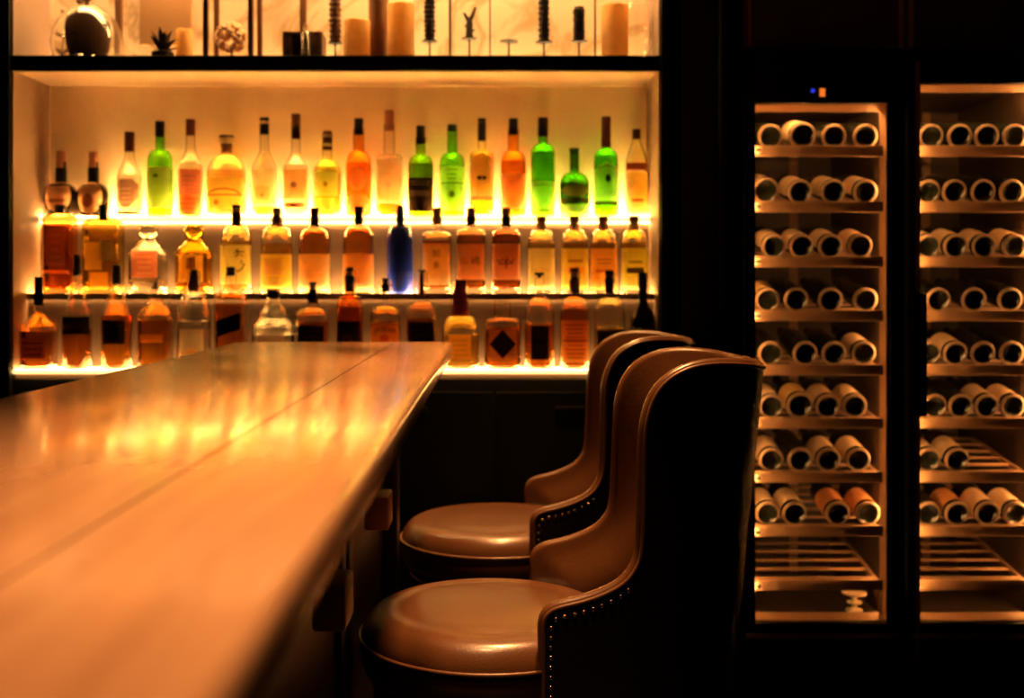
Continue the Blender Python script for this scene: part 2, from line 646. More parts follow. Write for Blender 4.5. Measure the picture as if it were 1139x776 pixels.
def bottle(name, label, row, cx, top, hw, bt, nk, nhw, cap, glassm, liquid=None, level=None, shoulder='round',
           labels=(), n=2.0, base=.008, nhw2=None, group=None, foot=None, extra=None, nolip=False):
    D, zb = ROW[row]
    k = D / F
    basepx = VY - (zb - CAMZ) * F / D
    h = lambda y: max(0.0, (basepx - y) * k)
    R = hw * k
    ys = min(1.0, .0435 / R)
    rn = nhw * k
    rn2 = (nhw2 if nhw2 is not None else nhw) * k
    capz = h(cap[0][1]) if cap else h(top)       # bottom of lowest cap segment
    ztop = h(top)
    gtop = (capz + .35 * (ztop - capz)) if cap else ztop
    zs, zn = h(bt), h(nk)
    t = thing(name, label, 'bottle', (X(cx, D), D, zb + .0006), group or {1: 'bottles on the top glowing step', 2: 'bottles on the middle glowing step', 3: 'bottles on the bottom glowing step'}[row])
    prof = [(R * .90, 0.0, n), (R * .965, .0015, n), (R, .006, n)]
    if foot:
        prof += [(R, h(foot), n), (R * .95, h(foot) + .003, n)]
        prof += [(R * .95, h(foot) + .004, n)]
    prof += [(R, zs * .5, n), (R, zs, n)]
    for r, z in shoulder_pts(shoulder, R, rn, zs, zn):
        nn = 2 + (n - 2) * max(0, min(1, (r - rn) / max(1e-5, R - rn))) ** .7
        prof.append((r, z, nn))
    if gtop > zn + .004:
        prof.append((rn + (rn2 - rn) * .9, gtop - .003, 2.0))
        prof.append((rn2, gtop, 2.0))
    opaque = glassm in (G_dark, G_blue)
    bm = BM()
    pr = [(0, 0)] + [(r, z) for r, z, _ in prof]
    nl = [2.0] + [q for _, _, q in prof]
    th = .0026
    if opaque:
        pr += [(0, prof[-1][1])]
        nl += [2.0]
    else:
        inner = [(max(.002, r - th), max(z, base), q) for r, z, q in prof if z > base + .002]
        inner = [(inner[0][0] * .93, base, inner[0][2]), (inner[0][0], base + .004, inner[0][2])] + [q for q in inner if q[1] > base + .005]
        pr += [(r, z) for r, z, _ in reversed(inner)] + [(0, base)]
        nl += [q for _, _, q in reversed(inner)] + [2.0]
    add_lathe(bm, pr, seg=36, n=nl, ys=ys)
    obj('glass_body', bm, glassm, t, 40)
    if liquid is not None and not opaque:
        lz = h(level) if level else zs
        gap = .0005
        lp = []
        for r, z, q in inner:
            if z < lz:
                lp.append((r - gap, z + (gap if z == base else 0), q))
        r, q = lerp_prof(inner, lz)
        lp.append((r - gap, lz, q))
        bm = BM()
        add_lathe(bm, [(0, base + gap)] + [(r, z) for r, z, _ in lp] + [(0, lz)], seg=36, n=[2.0] + [q for _, _, q in lp] + [2.0], ys=ys)
        obj('liquid', bm, L[liquid], t, 40)
    # cap segments: (y_top, y_bottom, halfwidth, material[, halfwidth_bottom])
    if cap:
        bm = BM()
        mats = []
        for sgm in cap:
            y0, y1, chw, m = sgm[:4]
            c2 = sgm[4] if len(sgm) > 4 else chw
            if m not in mats:
                mats.append(m)
            add_cyl(bm, 0, 0, h(y1), h(y0), max(c2 * k, .002), 24, r2=chw * k, bev=.0015, mi=mats.index(m))
        obj('cap', bm, mats, t, 40)
    # labels: dict(y=(y0,y1), w, shape, m, marks=[(kind,...)], dx)
    for lb in labels:
        y0, y1 = lb['y']
        w = min(lb['w'], hw * .97) * k
        dx = lb.get('dx', 0) * k
        bm = BM()
        mats = [P[lb['m']]]
        patch(bm, prof, ys, dx - w, dx + w, max(.002, h(y1)), h(y0), .0007, 0, lb.get('shape', 'rect'), skew=lb.get('skew', 0) * k)
        for mk in lb.get('marks', ()):
            kind = mk[0]
            m = P[mk[1]]
            if m not in mats:
                mats.append(m)
            mi = mats.index(m)
            if kind in ('rect', 'oval', 'diamond', 'shield', 'tomb', 'drop'):
                _, _, mx, my0, my1, mw = mk
                patch(bm, prof, ys, (mx - mw) * k, (mx + mw) * k, h(my1), h(my0), .0012, mi, kind, 8, 6)
            elif kind == 'lines':       # thin rules, as blurred small print
                _, _, mx, my0, my1, mw, cnt = mk
                for q in range(cnt):
                    yy = my0 + (my1 - my0) * q / max(1, cnt - 1)
                    ww = mw * (1 - .25 * ((q * 37) % 3) / 2)
                    patch(bm, prof, ys, (mx - ww) * k, (mx + ww) * k, h(yy + .55), h(yy - .55), .0012, mi, 'rect', 8, 1)
            elif kind == 'text':
                _, _, s, mx, my, size, wd, arc = mk
                add_text(bm, prof, ys, s, mx * k, h(my), size * k, .0013, mi, wd * k if wd else None, arc * k)
            elif kind == 'strokes':
                for pts, wd in mk[2]:
                    stroke(bm, prof, ys, [(px * k, h(py)) for px, py in pts], wd * k, .0013, mi)
            elif kind == 'arc':
                _, _, mx, my, rad, wd = mk
                pts = [(mx + rad * math.cos(a), my - .45 * rad * math.sin(a)) for a in [PI * q / 14 for q in range(15)]]
                stroke(bm, prof, ys, [(px * k, h(py)) for px, py in pts], wd * k, .0013, mi)
        obj('paper_label', bm, mats, t, 0)
    if extra:
        extra(t, k, h, R)
    return t


def lab(y0, y1, w, m, shape='rect', marks=(), **kw):
    return dict(y=(y0, y1), w=w, m=m, shape=shape, marks=marks, **kw)


# ---- top step (19)
bottle('liqueur_bottle', 'squat dark liqueur bottle with tan oval label, beside the shelf post on the top step', 1, 68, 168, 18, 216, 204, 5.5,
       [(168, 187, 5, C_pink), (187, 205, 6, C_black)], G_dark, shoulder='round', labels=[lab(201, 237, 14, 'oval', 'oval', [('rect', 'brown', 0, 222, 226, 9)])])
bottle('liqueur_bottle', 'squat dark bottle with orange-brown oval label, second from the shelf post, top step', 1, 104, 169, 17.5, 216, 204, 5.5,
       [(169, 187, 5, C_pink), (187, 205, 6, C_black)], G_dark, shoulder='round', labels=[lab(202, 239, 13, 'oval', 'oval', [('oval', 'rust', -2, 216, 232, 6)])])
bottle('gin_bottle', 'clear bottle with brown shield label and dark red cap', 1, 144, 147, 13.5, 200, 172, 5.2,
       [(147, 169, 5.6, C_red)], G_clear, 'clear', 195, 'slope', [lab(200, 232, 12, 'brown', 'shield', [('lines', 'tan', 0, 211, 226, 6, 4)]), lab(236, 239.5, 12.5, 'dark', marks=[('rect', 'red', -8, 236.4, 239, 4)])])
bottle('wine_bottle', 'bright green bottle with black cap and tall pale yellow label', 1, 178, 135, 13.8, 181, 166, 5,
       [(135, 152, 5.2, C_black)], G_green, 'gold', 190, 'round', [lab(187, 232, 12.5, 'beige', marks=[('oval', 'olive', -1, 194, 199, 3)])])
bottle('vodka_bottle', 'clear bottle with large red and orange label and dark red cap', 1, 212, 133, 13, 190, 162, 5,
       [(133, 151, 5.2, C_red)], G_clear, 'clear', 180, 'slope', [lab(189, 243, 12.3, 'red', marks=[('rect', 'orange', 0, 217, 242, 11), ('lines', 'brown', 0, 197, 212, 9, 4), ('lines', 'rust', 0, 222, 238, 9, 4)])])
bottle('rum_bottle', 'wide clear squat bottle with big yellow label and dark round stopper', 1, 252, 151, 21, 196, 172, 6,
       [(151, 153.5, 8, C_black), (153.5, 160, 7.5, C_white), (160, 170, 6.5, C_brown, 5.5)], G_clear, 'pale', 190, 'round',
       [lab(198, 235, 20, 'yellow', marks=[('arc', 'rust', 0, 219, 18, .9), ('rect', 'rust', 0, 217, 218.6, 17), ('oval', 'gold', -8, 223, 229, 3)]), lab(236, 240, 13, 'pink')], n=3)
bottle('vodka_bottle', 'slim clear bottle with pale yellow label and black cap with white band', 1, 294, 131, 13.5, 188, 165, 5,
       [(131, 135, 5, C_black), (135, 138, 5, C_white), (138, 150, 5.2, C_black)], G_clear, 'lime', 230, 'slope', [lab(190, 228, 12.5, 'cream', marks=[('rect', 'beige', 0, 208, 224, 8), ('oval', 'gold', 0, 216, 220, 2)])])
bottle('vodka_bottle', 'clear bottle with square orange label and brown cap', 1, 329, 127, 13.5, 188, 168, 5,
       [(127, 145, 5, C_brown), (145, 155, 5, C_red)], G_clear, 'clear', 184, 'slope', [lab(190, 222, 13, 'orange', marks=[('oval', 'brown', 0, 203, 210, 3.5)]), lab(226.5, 231.5, 11.5, 'rust')])
bottle('limoncello_bottle', 'bright yellow-green bottle with striped brown cap', 1, 364, 146, 15.5, 196, 178, 5.5,
       [(146, 150, 4.8, C_brown), (150, 153, 4.5, C_white), (153, 160, 4.8, C_brown), (160, 163, 4.5, C_white), (163, 167, 5, C_red)], G_clear, 'lime', 186, 'round',
       [lab(192, 219, 13, 'lime', marks=[('oval', 'gold', 0, 203, 209, 2.5)]), lab(221, 236, 9, 'yellow')])
bottle('whisky_bottle', 'amber bottle with black cap and oval amber label on the top step', 1, 399, 132, 14, 186, 168, 6, [(132, 150, 5, C_black)],
       G_amb, 'gold', 182, 'round', [lab(187, 214, 8.5, 'pink', 'oval'), lab(216, 236, 11, 'pink', 'tomb')])
bottle('tequila_bottle', 'clear straight-sided bottle with frosted front, copper cap and orange foot', 1, 433, 123, 14.5, 177, 171, 6,
       [(123, 146, 5, C_pink)], G_clear, 'orange', 227, 'flat', [lab(179, 225, 13.5, 'cream', marks=[('rect', 'beige', 0, 194, 195.2, 12), ('lines', 'beige', 0, 184, 190, 6, 3), ('oval', 'beige', 0, 204, 210, 3)])],
       extra=lambda t, k, h, R: None)
bottle('liqueur_bottle', 'green bottle with near-black label and black neck capsule', 1, 468, 140, 14, 186, 172, 5.8, [(140, 160, 5, C_black)],
       G_olive, 'green', 183, 'round', [lab(199, 236, 13.3, 'dark', marks=[('lines', 'tan', 0, 203, 206, 11, 2), ('rect', 'brown', 0, 213, 219, 10)])])
bottle('whisky_bottle', 'green bottle without capsule, with long pale green label', 1, 503, 139, 14, 184, 170, 5.6, [(139, 146, 5.2, C_dgreen)],
       G_green, 'lime', 200, 'round', [lab(186, 235, 13.2, 'cream', marks=[('rect', 'olive', 0, 204, 205.4, 12), ('lines', 'olive', 0, 190, 200, 6, 3), ('oval', 'olive', 0, 213, 221, 3)])])
bottle('whisky_bottle', 'clear bottle with salmon label, two dark marks and yellow liquid at its foot', 1, 536, 132, 13.5, 174, 167, 4.6,
       [(132, 135, 4.6, C_black), (135, 137, 4.6, C_brown), (137, 157, 4.8, C_black)], G_clear, 'yellow', 172, 'round',
       [lab(171, 223, 12.5, 'pink', 'tomb', [('rect', 'ink', -2.6, 197, 201, 2.2), ('rect', 'ink', 2.6, 197, 201, 2.2), ('rect', 'brown', 0, 219.5, 223, 12), ('lines', 'orange', 0, 180, 186, 8, 2)])])
bottle('whisky_bottle', 'amber bottle with black cap and rectangular pale label, beside a bright green bottle', 1, 571, 132, 14, 184, 168, 6, [(132, 150, 5, C_black)],
       G_amb, 'gold', 180, 'round', [lab(194, 233, 13, 'pink', marks=[('lines', 'beige', 0, 199, 212, 9, 4)])])
bottle('gin_bottle', 'bright green bottle with black cap and beige lower label', 1, 604, 131, 13.5, 172, 160, 5.2, [(131, 152, 5.6, C_black)],
       G_green, 'green', 170, 'round', [lab(203, 233, 12.8, 'beige', marks=[('rect', 'tan', 0, 205, 208, 11)]), lab(233.5, 237, 12.8, 'olive')])
bottle('whisky_bottle', 'short squat dark green bottle with olive band and long neck', 1, 639, 165, 16.5, 206, 192, 5.2, [(165, 169, 5.6, C_dgreen)],
       G_dkgreen, 'green', 204, 'round', [lab(206, 220, 14, 'olive', 'oval'), lab(221, 226, 15.5, 'dark'), lab(228, 240, 15, 'beige')])
bottle('whiskey_bottle', 'green bottle with long dark red neck foil and beige label with dark crest', 1, 674, 130, 13.5, 178, 166, 5, [(130, 164, 5, C_red, 5.4)],
       G_green, 'green', 174, 'round', [lab(182, 224, 12.8, 'beige', 'tomb', [('oval', 'ink', 1, 195, 204, 3), ('arc', 'olive', 0, 190, 9, .7)]), lab(225, 229, 13, 'dark')])
bottle('liqueur_bottle', 'pale yellow tapering bottle with red-brown banded label, beside the niche side panel', 1, 708, 144, 12, 178, 156, 4.5, [(144, 155, 4.6, C_red)],
       G_clear, 'yellow', 200, 'cone', [lab(182, 190, 11.5, 'rust'), lab(192, 238, 11, 'beige', marks=[('rect', 'rust', 0, 222, 225, 6)])])

# ---- middle step (16)
kanji = lambda m, x, y: []
bottle('whiskey_bottle', 'tall square bottle of brown whiskey beside the shelf post on the middle step', 2, 67, 228, 16.5, 244, 238, 6, [(228, 237, 6, C_black)],
       G_amb, 'brown', 250, 'round', [lab(252, 296, 10, 'brown', marks=[('lines', 'tan', 0, 262, 286, 6, 4)]), lab(301, 304, 14, 'orange')], n=5, base=.016)
bottle('gin_bottle', 'wide square yellow glass bottle with grey window label and orange panel', 2, 115, 228, 20.5, 250, 243, 6.5, [(228, 246, 4.8, C_black)],
       G_yel, 'pale', 256, 'round', [lab(268, 290, 7.5, 'grey', dx=8), lab(270, 300, 9, 'tan', dx=-6), lab(303, 322, 10, 'orange')], n=6, base=.016)
bottle('brandy_decanter', 'clear faceted decanter with glass stopper and red label', 2, 165, 250, 20, 284, 265, 8.5, [], G_clear, 'clear', 290, 'slope',
       [lab(279, 309, 14, 'red', marks=[('lines', 'orange', 0, 286, 304, 9, 4)]), lab(311, 313, 16, 'gold')], n=4, base=.016,
       extra=lambda t, k, h, R: obj('stopper', (lambda b: (add_lathe(b, [(0, h(264)), (6 * k, h(264)), (10 * k, h(260)), (10.5 * k, h(255)), (9 * k, h(251)), (0, h(250))], seg=24), b)[1])(BM()), G_clear, t))
bottle('whisky_decanter', 'yellow cut-glass decanter with broad collar and stopper', 2, 216, 250, 20, 282, 266, 9, [], G_yel, 'gold', 288, 'slope',
       [lab(284, 314, 13, 'beige', marks=[('rect', 'gold', 0, 286, 300, 5), ('strokes', 'rust', [([(-3, 288), (0, 291), (3, 289)], .8), ([(0, 286), (0, 300)], .8), ([(-4, 296), (4, 295)], .7)])]), lab(315, 317.5, 17, 'rust')], n=3, base=.016,
       extra=lambda t, k, h, R: obj('stopper', (lambda b: (add_lathe(b, [(0, h(266)), (6 * k, h(266)), (9.5 * k, h(261)), (11 * k, h(256)), (8 * k, h(251.5)), (0, h(250))], seg=24), b)[1])(BM()), G_yel, t))
bottle('whisky_bottle', 'round-shouldered bottle with pale lime label and brush calligraphy', 2, 263, 228, 17, 272, 250, 5.2,
       [(228, 231.5, 4.6, C_black), (231.5, 236, 4.4, C_white), (236, 252, 5.4, C_black)], G_clear, 'pale', 268, 'round',
       [lab(273, 316, 16.5, 'lime', marks=[('strokes', 'ink', [([(1, 282), (4, 279), (8, 281), (11, 280)], .8), ([(4, 277), (5, 283), (2, 286)], .8), ([(7, 283), (10, 286)], .7), ([(9, 289), (8, 292), (11, 294), (9, 299), (5, 302), (1, 301)], .8)])]), lab(317, 321, 14, 'gold')], base=.016)
bottle('whisky_bottle', 'round-shouldered bottle with glowing yellow-orange label and cork stopper', 2, 308, 231, 17.5, 270, 252, 6.5,
       [(231, 234, 5.2, C_black), (234, 240, 4.8, C_white), (240, 252, 5, C_cork, 6.5)], G_clear, 'gold', 271, 'round',
       [lab(283, 324, 16.8, 'yellow', marks=[('rect', 'pink', -2, 288, 306, 9), ('lines', 'gold', -2, 309, 315, 7, 3)])], base=.016)
bottle('whisky_bottle', 'amber whisky bottle with cream label, between the cork-stoppered and the next black-capped amber bottle', 2, 350, 231, 17.5, 270, 254, 6.5, [(231, 252, 5, C_black)],
       G_clear, 'amber', 258, 'round', [lab(283, 324, 16.8, 'cream', marks=[('lines', 'pink', 0, 292, 306, 10, 4)])], base=.016)
bottle('whisky_bottle', 'amber whisky bottle with peach label, standing beside the blue bottle', 2, 399, 230, 17.5, 268, 252, 6.5, [(230, 250, 5, C_black)],
       G_clear, 'amber', 256, 'round', [lab(283, 324, 16.8, 'pink', marks=[('lines', 'orange', 0, 292, 304, 10, 3)])], base=.016)
bottle('gin_bottle', 'opaque deep blue bottle with slim neck', 2, 445, 229, 14.5, 268, 250, 4.8, [(229, 236, 4.2, pbr('blue_foil', (.015, .022, .12), .3, noise_scale=20))],
       G_blue, shoulder='round', labels=[], base=.01)
bottle('whisky_bottle', 'square pale whisky bottle with two stacked brush characters on its label', 2, 486, 231, 16, 264, 258, 5.6, [(231, 234, 5, C_brown), (234, 240, 4.6, C_cork), (240, 250, 5, C_cork)],
       G_clear, 'amber', 268, 'round', [lab(272, 317, 14.5, 'cream', marks=[('text', 'ink', '知', 0, 283, 9, None, 0), ('text', 'ink', '多', 0, 296, 9, None, 0)])], n=6, base=.016)
bottle('whisky_bottle', 'square whisky bottle with two brush characters side by side on its label', 2, 524, 231, 16, 262, 254, 5.4, [(231, 234, 5, C_brown), (234, 241, 4.6, C_cork), (241, 251, 5, C_black)],
       G_clear, 'brown', 262, 'round', [lab(272, 311, 14.5, 'pink', marks=[('text', 'rust', '山', -7, 291, 9, None, 0), ('text', 'ink', '崎', 5, 291, 10, None, 0)])], n=6, base=.016)
bottle('whisky_bottle', 'square dark whisky bottle with a dark scrawl across its orange-pink label', 2, 563, 231, 16, 264, 254, 5.4, [(231, 234, 5, C_brown), (234, 241, 4.6, C_cork), (241, 252, 5, C_black)],
       G_clear, 'dark', 261, 'round', [lab(272, 311, 14.8, 'pink', marks=[('strokes', 'ink', [([(-10, 289), (-7, 292), (-4, 288), (-1, 292), (2, 289), (5, 292), (9, 288)], .7), ([(-8, 294), (8, 293)], .6), ([(0, 286), (0, 299)], .6)])])], n=6, base=.016)
for (cx, lbl, lm, mk, lq) in (
        (602, 'round-shouldered bottle with pale cream label crossed by a red line', 'cream', [('rect', 'pink', 0, 299, 302, 9)], 'pale'),
        (639, 'round-shouldered bottle with bright yellow label, second from the red-lined one', 'yellow', [('rect', 'gold', 0, 289, 292, 8), ('rect', 'orange', 0, 297, 304, 9)], 'gold'),
        (671, 'round-shouldered bottle with orange label, third of the four alike on the middle step', 'orange', [('rect', 'red', 0, 300, 303.5, 10), ('lines', 'rust', 0, 289, 293, 8, 2)], 'gold'),
        (705, 'round-shouldered bottle with yellow-olive label, standing next to the niche side panel', 'lime', [('rect', 'olive', 0, 298, 304, 9), ('lines', 'olive', 0, 291, 292.5, 8, 2)], 'yellow')):
    bottle('whisky_bottle', lbl, 2, cx, 240, 14.8, 274, 255, 5.4, [(240, 246, 5.4, C_brown), (246, 257, 4.8, C_cork)], G_clear, lq, 270, 'round',
           [lab(277, 322, 14.2, lm, marks=mk)], n=3, base=.016)

# ---- bottom step (17)
bottle('whisky_bottle', 'amber bottle with tall thin black neck beside the shelf post on the bottom step', 3, 43, 308, 18, 366, 346, 5.5, [(308, 340, 4.8, C_black)],
       G_clear, 'orange', 368, 'slope', [lab(376, 398, 14, 'rust', marks=[('lines', 'dark', 0, 381, 394, 11, 3)])], n=5)
bottle('whisky_bottle', 'tall tapering bottle with black and gold band label and thin black neck', 3, 86, 283, 16, 356, 312, 5, [(283, 307, 4.2, C_black)],
       G_clear, 'brown', 366, 'slope', [lab(352, 371, 15.3, 'dark', marks=[('oval', 'brown', -2, 356, 366, 9)])])
bottle('whisky_bottle', 'tapering amber bottle with broad dark label and square black cap', 3, 130, 295, 17, 354, 319, 5.5, [(295, 316, 5.2, C_black)],
       G_clear, 'amber', 350, 'cone', [lab(356, 382, 12, 'dark', marks=[('lines', 'brown', 0, 362, 376, 8, 3)])])
bottle('whisky_bottle', 'clear tapering bottle with slim tilted pourer and amber liquid in its lower half', 3, 173, 318, 18, 353, 330, 6.5, [(318, 322, 5, C_silver)],
       G_clear, 'amber', 356, 'slope', [lab(372, 380, 12, 'orange')], n=4,
       extra=lambda t, k, h, R: obj('pourer', (lambda b: (add_tube(b, [(0, 0, h(320)), (0, 0, h(316)), (1 * k, 0, h(312.5)), (4.5 * k, 0, h(307))], [2.2 * k, 2 * k, 1.5 * k, 1.0 * k], 10), b)[1])(BM()), C_black, t))
bottle('vodka_bottle', 'clear domed bottle with flared dark red cap', 3, 216, 300, 18.5, 356, 325, 7, [(300, 303, 4.2, C_black), (303, 324, 4.6, C_red, 6.8)],
       G_clear, 'clear', 357, 'round', [lab(358, 361, 13, 'grey', dx=-2), lab(366, 400, 13, 'tan', marks=[('oval', 'orange', 0, 386, 396, 7)])])
bottle('whisky_bottle', 'square amber bottle with slanted black label and small black cap', 3, 257, 297, 17, 333, 316, 6, [(297, 307, 4.6, C_black)],
       G_clear, 'orange', 338, 'slope', [lab(352, 370, 13, 'dark', skew=9)], n=5)
bottle('tequila_bottle', 'clear waisted bell-shaped bottle with flat black cap', 3, 304, 321, 24, 366, 330, 6.5, [(321, 324, 8.5, C_white), (324, 331, 6.8, C_black)],
       G_clear, 'clear', 372, 'pear', [lab(372, 400, 15, 'brown')])
bottle('whiskey_bottle', 'square-shouldered bottle with black label and black cap, next to the bell-shaped bottle', 3, 348, 314, 17.5, 354, 342, 6, [(314, 316.5, 4.4, C_black), (316.5, 322, 4, C_white), (322, 338, 4.8, C_black, 5.6)],
       G_clear, 'brown', 358, 'round', [lab(362, 400, 14, 'dark', marks=[('lines', 'brown', 0, 368, 374, 9, 2)])], n=5)
bottle('bitters_bottle', 'amber-brown bottle with black label, red seal and white-ringed black cap', 3, 389, 297, 15, 346, 328, 6.5, [(297, 302, 4.6, C_black), (302, 307, 4.8, C_white), (307, 325, 5.2, C_black)],
       G_amb, 'brown', 342, 'round', [lab(357, 402, 12.5, 'dark', marks=[('oval', 'red', -1, 370, 382, 5)])])
bottle('bourbon_bottle', 'square bottle with orange label bearing arched dark lettering', 3, 429, 309, 16.5, 352, 340, 7, [(309, 313, 4, C_black), (313, 316, 3.6, C_brown), (316, 325, 4.6, C_black)],
       G_clear, 'amber', 358, 'round', [lab(360, 402, 15, 'orange', marks=[('text', 'dark', 'JIM BEAM', 0, 366, 8, 24, 3), ('oval', 'red', 0, 371, 381, 5)])], n=4)
bottle('rye_bottle', 'square bottle with black label and thin rust-red T-shaped stopper', 3, 469, 300, 16.5, 350, 335, 7, [(300, 302.5, 5, C_black), (302.5, 329, 2.4, C_brown, 3)],
       G_clear, 'brown', 354, 'round', [lab(358, 402, 13.5, 'dark', marks=[('lines', 'brown', 0, 366, 372, 9, 2)])], n=5)
bottle('bourbon_bottle', 'square-based clear bottle with long red wax neck and yellow label', 3, 512, 311, 20.5, 371, 350, 8.8, [(311, 314, 6, C_red), (314, 352, 6.4, C_wax, 9.8)],
       G_clear, 'gold', 372, 'round', [lab(372, 400, 12, 'orange', marks=[('lines', 'gold', 0, 378, 394, 9, 4)])], n=5)
bottle('bourbon_bottle', 'square amber bottle with clear wide neck and dark diamond label', 3, 559, 333, 20, 361, 354, 9, [], G_clear, 'orange', 364, 'flat',
       [lab(366, 398, 15, 'brown', marks=[('diamond', 'dark', 0, 366, 398, 14.5)])], n=6,
       extra=lambda t, k, h, R: obj('neck_collar', (lambda b: (add_lathe(b, [(9.2 * k, h(357)), (11 * k, h(357)), (11 * k, h(352)), (9.2 * k, h(352)), (9.2 * k, h(357))], seg=28), b)[1])(BM()), G_clear, t))
bottle('whiskey_bottle', 'bottle with tall clear neck, small disc stopper and dark rectangular label', 3, 600, 303, 16.5, 350, 330, 5.5, [(303, 306, 5.4, C_black), (306, 309, 2.6, C_black)],
       G_clear, 'orange', 360, 'round', [lab(362, 399, 9.5, 'dark', marks=[('rect', 'ink', 0, 376, 381, 9.3)])], n=3)
bottle('bourbon_bottle', 'domed amber bottle with orange label full of fine print', 3, 639, 298, 16, 350, 330, 6, [(298, 303, 5, C_brown), (303, 308, 4.4, C_white), (308, 326, 5, C_brown, 5.6)],
       G_clear, 'orange', 344, 'round', [lab(356, 402, 14.5, 'orange', marks=[('lines', 'rust', 0, 361, 397, 11, 9), ('rect', 'rust', 0, 377, 379, 13)])], n=3)
bottle('bourbon_bottle', 'ornate clear-shouldered bottle with black cap, partly behind the bar stool', 3, 678, 301, 17, 350, 331, 7, [(301, 306, 5, C_black), (306, 310, 4.4, C_brown), (310, 326, 5, C_black)],
       G_clear, 'pale', 364, 'round', [lab(367, 404, 14.5, 'dark')], n=3)
bottle('wine_bottle', 'black wine bottle at the end of the bottom step, partly behind the bar stool', 3, 715, 303, 14.2, 358, 332, 5.2, [(303, 332, 5.2, C_black)],
       G_dark, shoulder='slope', labels=[lab(364, 400, 13.5, 'tan')])

# ------------------------------------------------------------------ upper shelf decor
ZU = ZTOP1 + .0016
M_candle = paper('ivory_wax', (.86, .60, .27), .38)
M_wood = pbr('brown_wood', (.16, .065, .025), .5, noise_scale=30, noise_amt=.3, stretch=(1, 1, .1))
M_darkwood = pbr('dark_wood', (.05, .020, .010), .5, noise_scale=30, noise_amt=.3, stretch=(1, 1, .1))
M_clay = pbr('dark_clay', (.06, .026, .012), .8, spec=.2, noise_scale=12, noise_amt=.4, bump=.2, bump_scale=30)
M_iron = pbr('dark_iron', (.02, .012, .008), .5, metal=.3, noise_scale=30, noise_amt=.3)
M_bark = pbr('textured_bark', (.035, .018, .012), .8, noise_scale=40, noise_amt=.5, bump=.9, bump_scale=70)
M_leaf = pbr('dry_leaf', (.10, .045, .02), .7, noise_scale=20, noise_amt=.3)
M_wick = pbr('wick', (.02, .015, .01), .9, noise_scale=50)
M_hyd = pbr('pale_petals', (.62, .40, .22), .8, noise_scale=25, noise_amt=.25, bump=.6, bump_scale=40)
M_panel = pbr('tan_canvas', (.50, .27, .12), .8, noise_scale=60, noise_amt=.08)


def candle(label, cx, ytop, hw, d):
    k = d / F
    z1 = Z(ytop, d)
    t = thing('pillar_candle', label, 'candle', (X(cx, d), d, ZU), 'pillar candles on the upper shelf')
    r, H = hw * k, z1 - ZU
    bm = BM()
    prof = [(0, 0), (r * .97, 0), (r, .004), (r, H - .012), (r * 1.0, H - .003), (r * .94, H), (r * .82, H - .004), (r * .65, H - .014), (0, H - .016)]
    add_lathe(bm, prof, seg=28)
    for v in bm.verts:
        if v.co.z > H * .8:
            v.co.z += .005 * noise.noise(Vector((v.co.x * 60, v.co.y * 60, cx)))
    obj('wax', bm, M_candle, t)
    bm = BM(); add_tube(bm, [(0, 0, H - .018), (.001, 0, H - .008), (.003, 0, H)], .0012, 6)
    obj('wick', bm, M_wick, t)


candle('short ivory pillar candle beside the dried plant', 205, 33, 9, 3.70)
candle('ivory pillar candle with sunken top, beside the brown vase', 397, 23, 14.5, 3.64)
candle('tallest ivory pillar candle, on the far side of the brown vase', 446, 5, 15, 3.64)
candle('ivory pillar candle near the end of the upper shelf, beside a glass vase', 684, 6, 15, 3.66)


def pricket(label, cx, ydisc, dhw, d, cy=None, chw=0, cm=None, tip=None):
    k = d / F
    t = thing('candlestick', label, 'candlestick', (X(cx, d), d, ZU), 'iron stands on the upper shelf')
    zd = Z(ydisc, d) - ZU
    bm = BM()
    add_lathe(bm, [(0, 0), (.022, 0), (.022, .003), (.006, .007), (.0035, .012), (.003, zd - .006), (.006, zd - .002), (dhw * k, zd), (dhw * k, zd + .004), (0, zd + .006)], seg=20)
    obj('iron_stand', bm, M_iron, t)
    if cy is not None:
        z1 = Z(cy, d) - ZU
        bm = BM()
        N = 34
        prof = [(0, zd + .004)]
        for i in range(N + 1):
            u = i / N
            prof.append((chw * k * (.90 + .12 * math.sin(i * 2.1) + (.06 if i % 3 == 0 else 0)) * (1 if u < .97 else .8), zd + .004 + (z1 - zd - .004) * u))
        prof.append((0, z1))
        add_lathe(bm, prof, seg=16)
        for v in bm.verts:
            q = 1 + .16 * noise.noise(v.co * 90)
            v.co.x *= q
            v.co.y *= q
        obj('twisted_candle' if cm is None else 'wood_column', bm, cm or M_bark, t, 60)
    return t


pricket('slim brown taper on an iron stand, beside the wooden box', 373, 49, 8, 3.66, -20, 7, M_wood)
pricket('dark textured column on an iron stand beside the tallest candle', 478, 47, 9, 3.66, -14, 6.5)
pricket('tall dark textured column on an iron stand beside an empty stand', 605, 48, 9.5, 3.66, -22, 6.5)
pricket('short dark textured column on an iron stand', 644, 47, 9.5, 3.66, 8, 7)
pricket('empty small iron stand with a flat top', 566, 47, 10, 3.66)
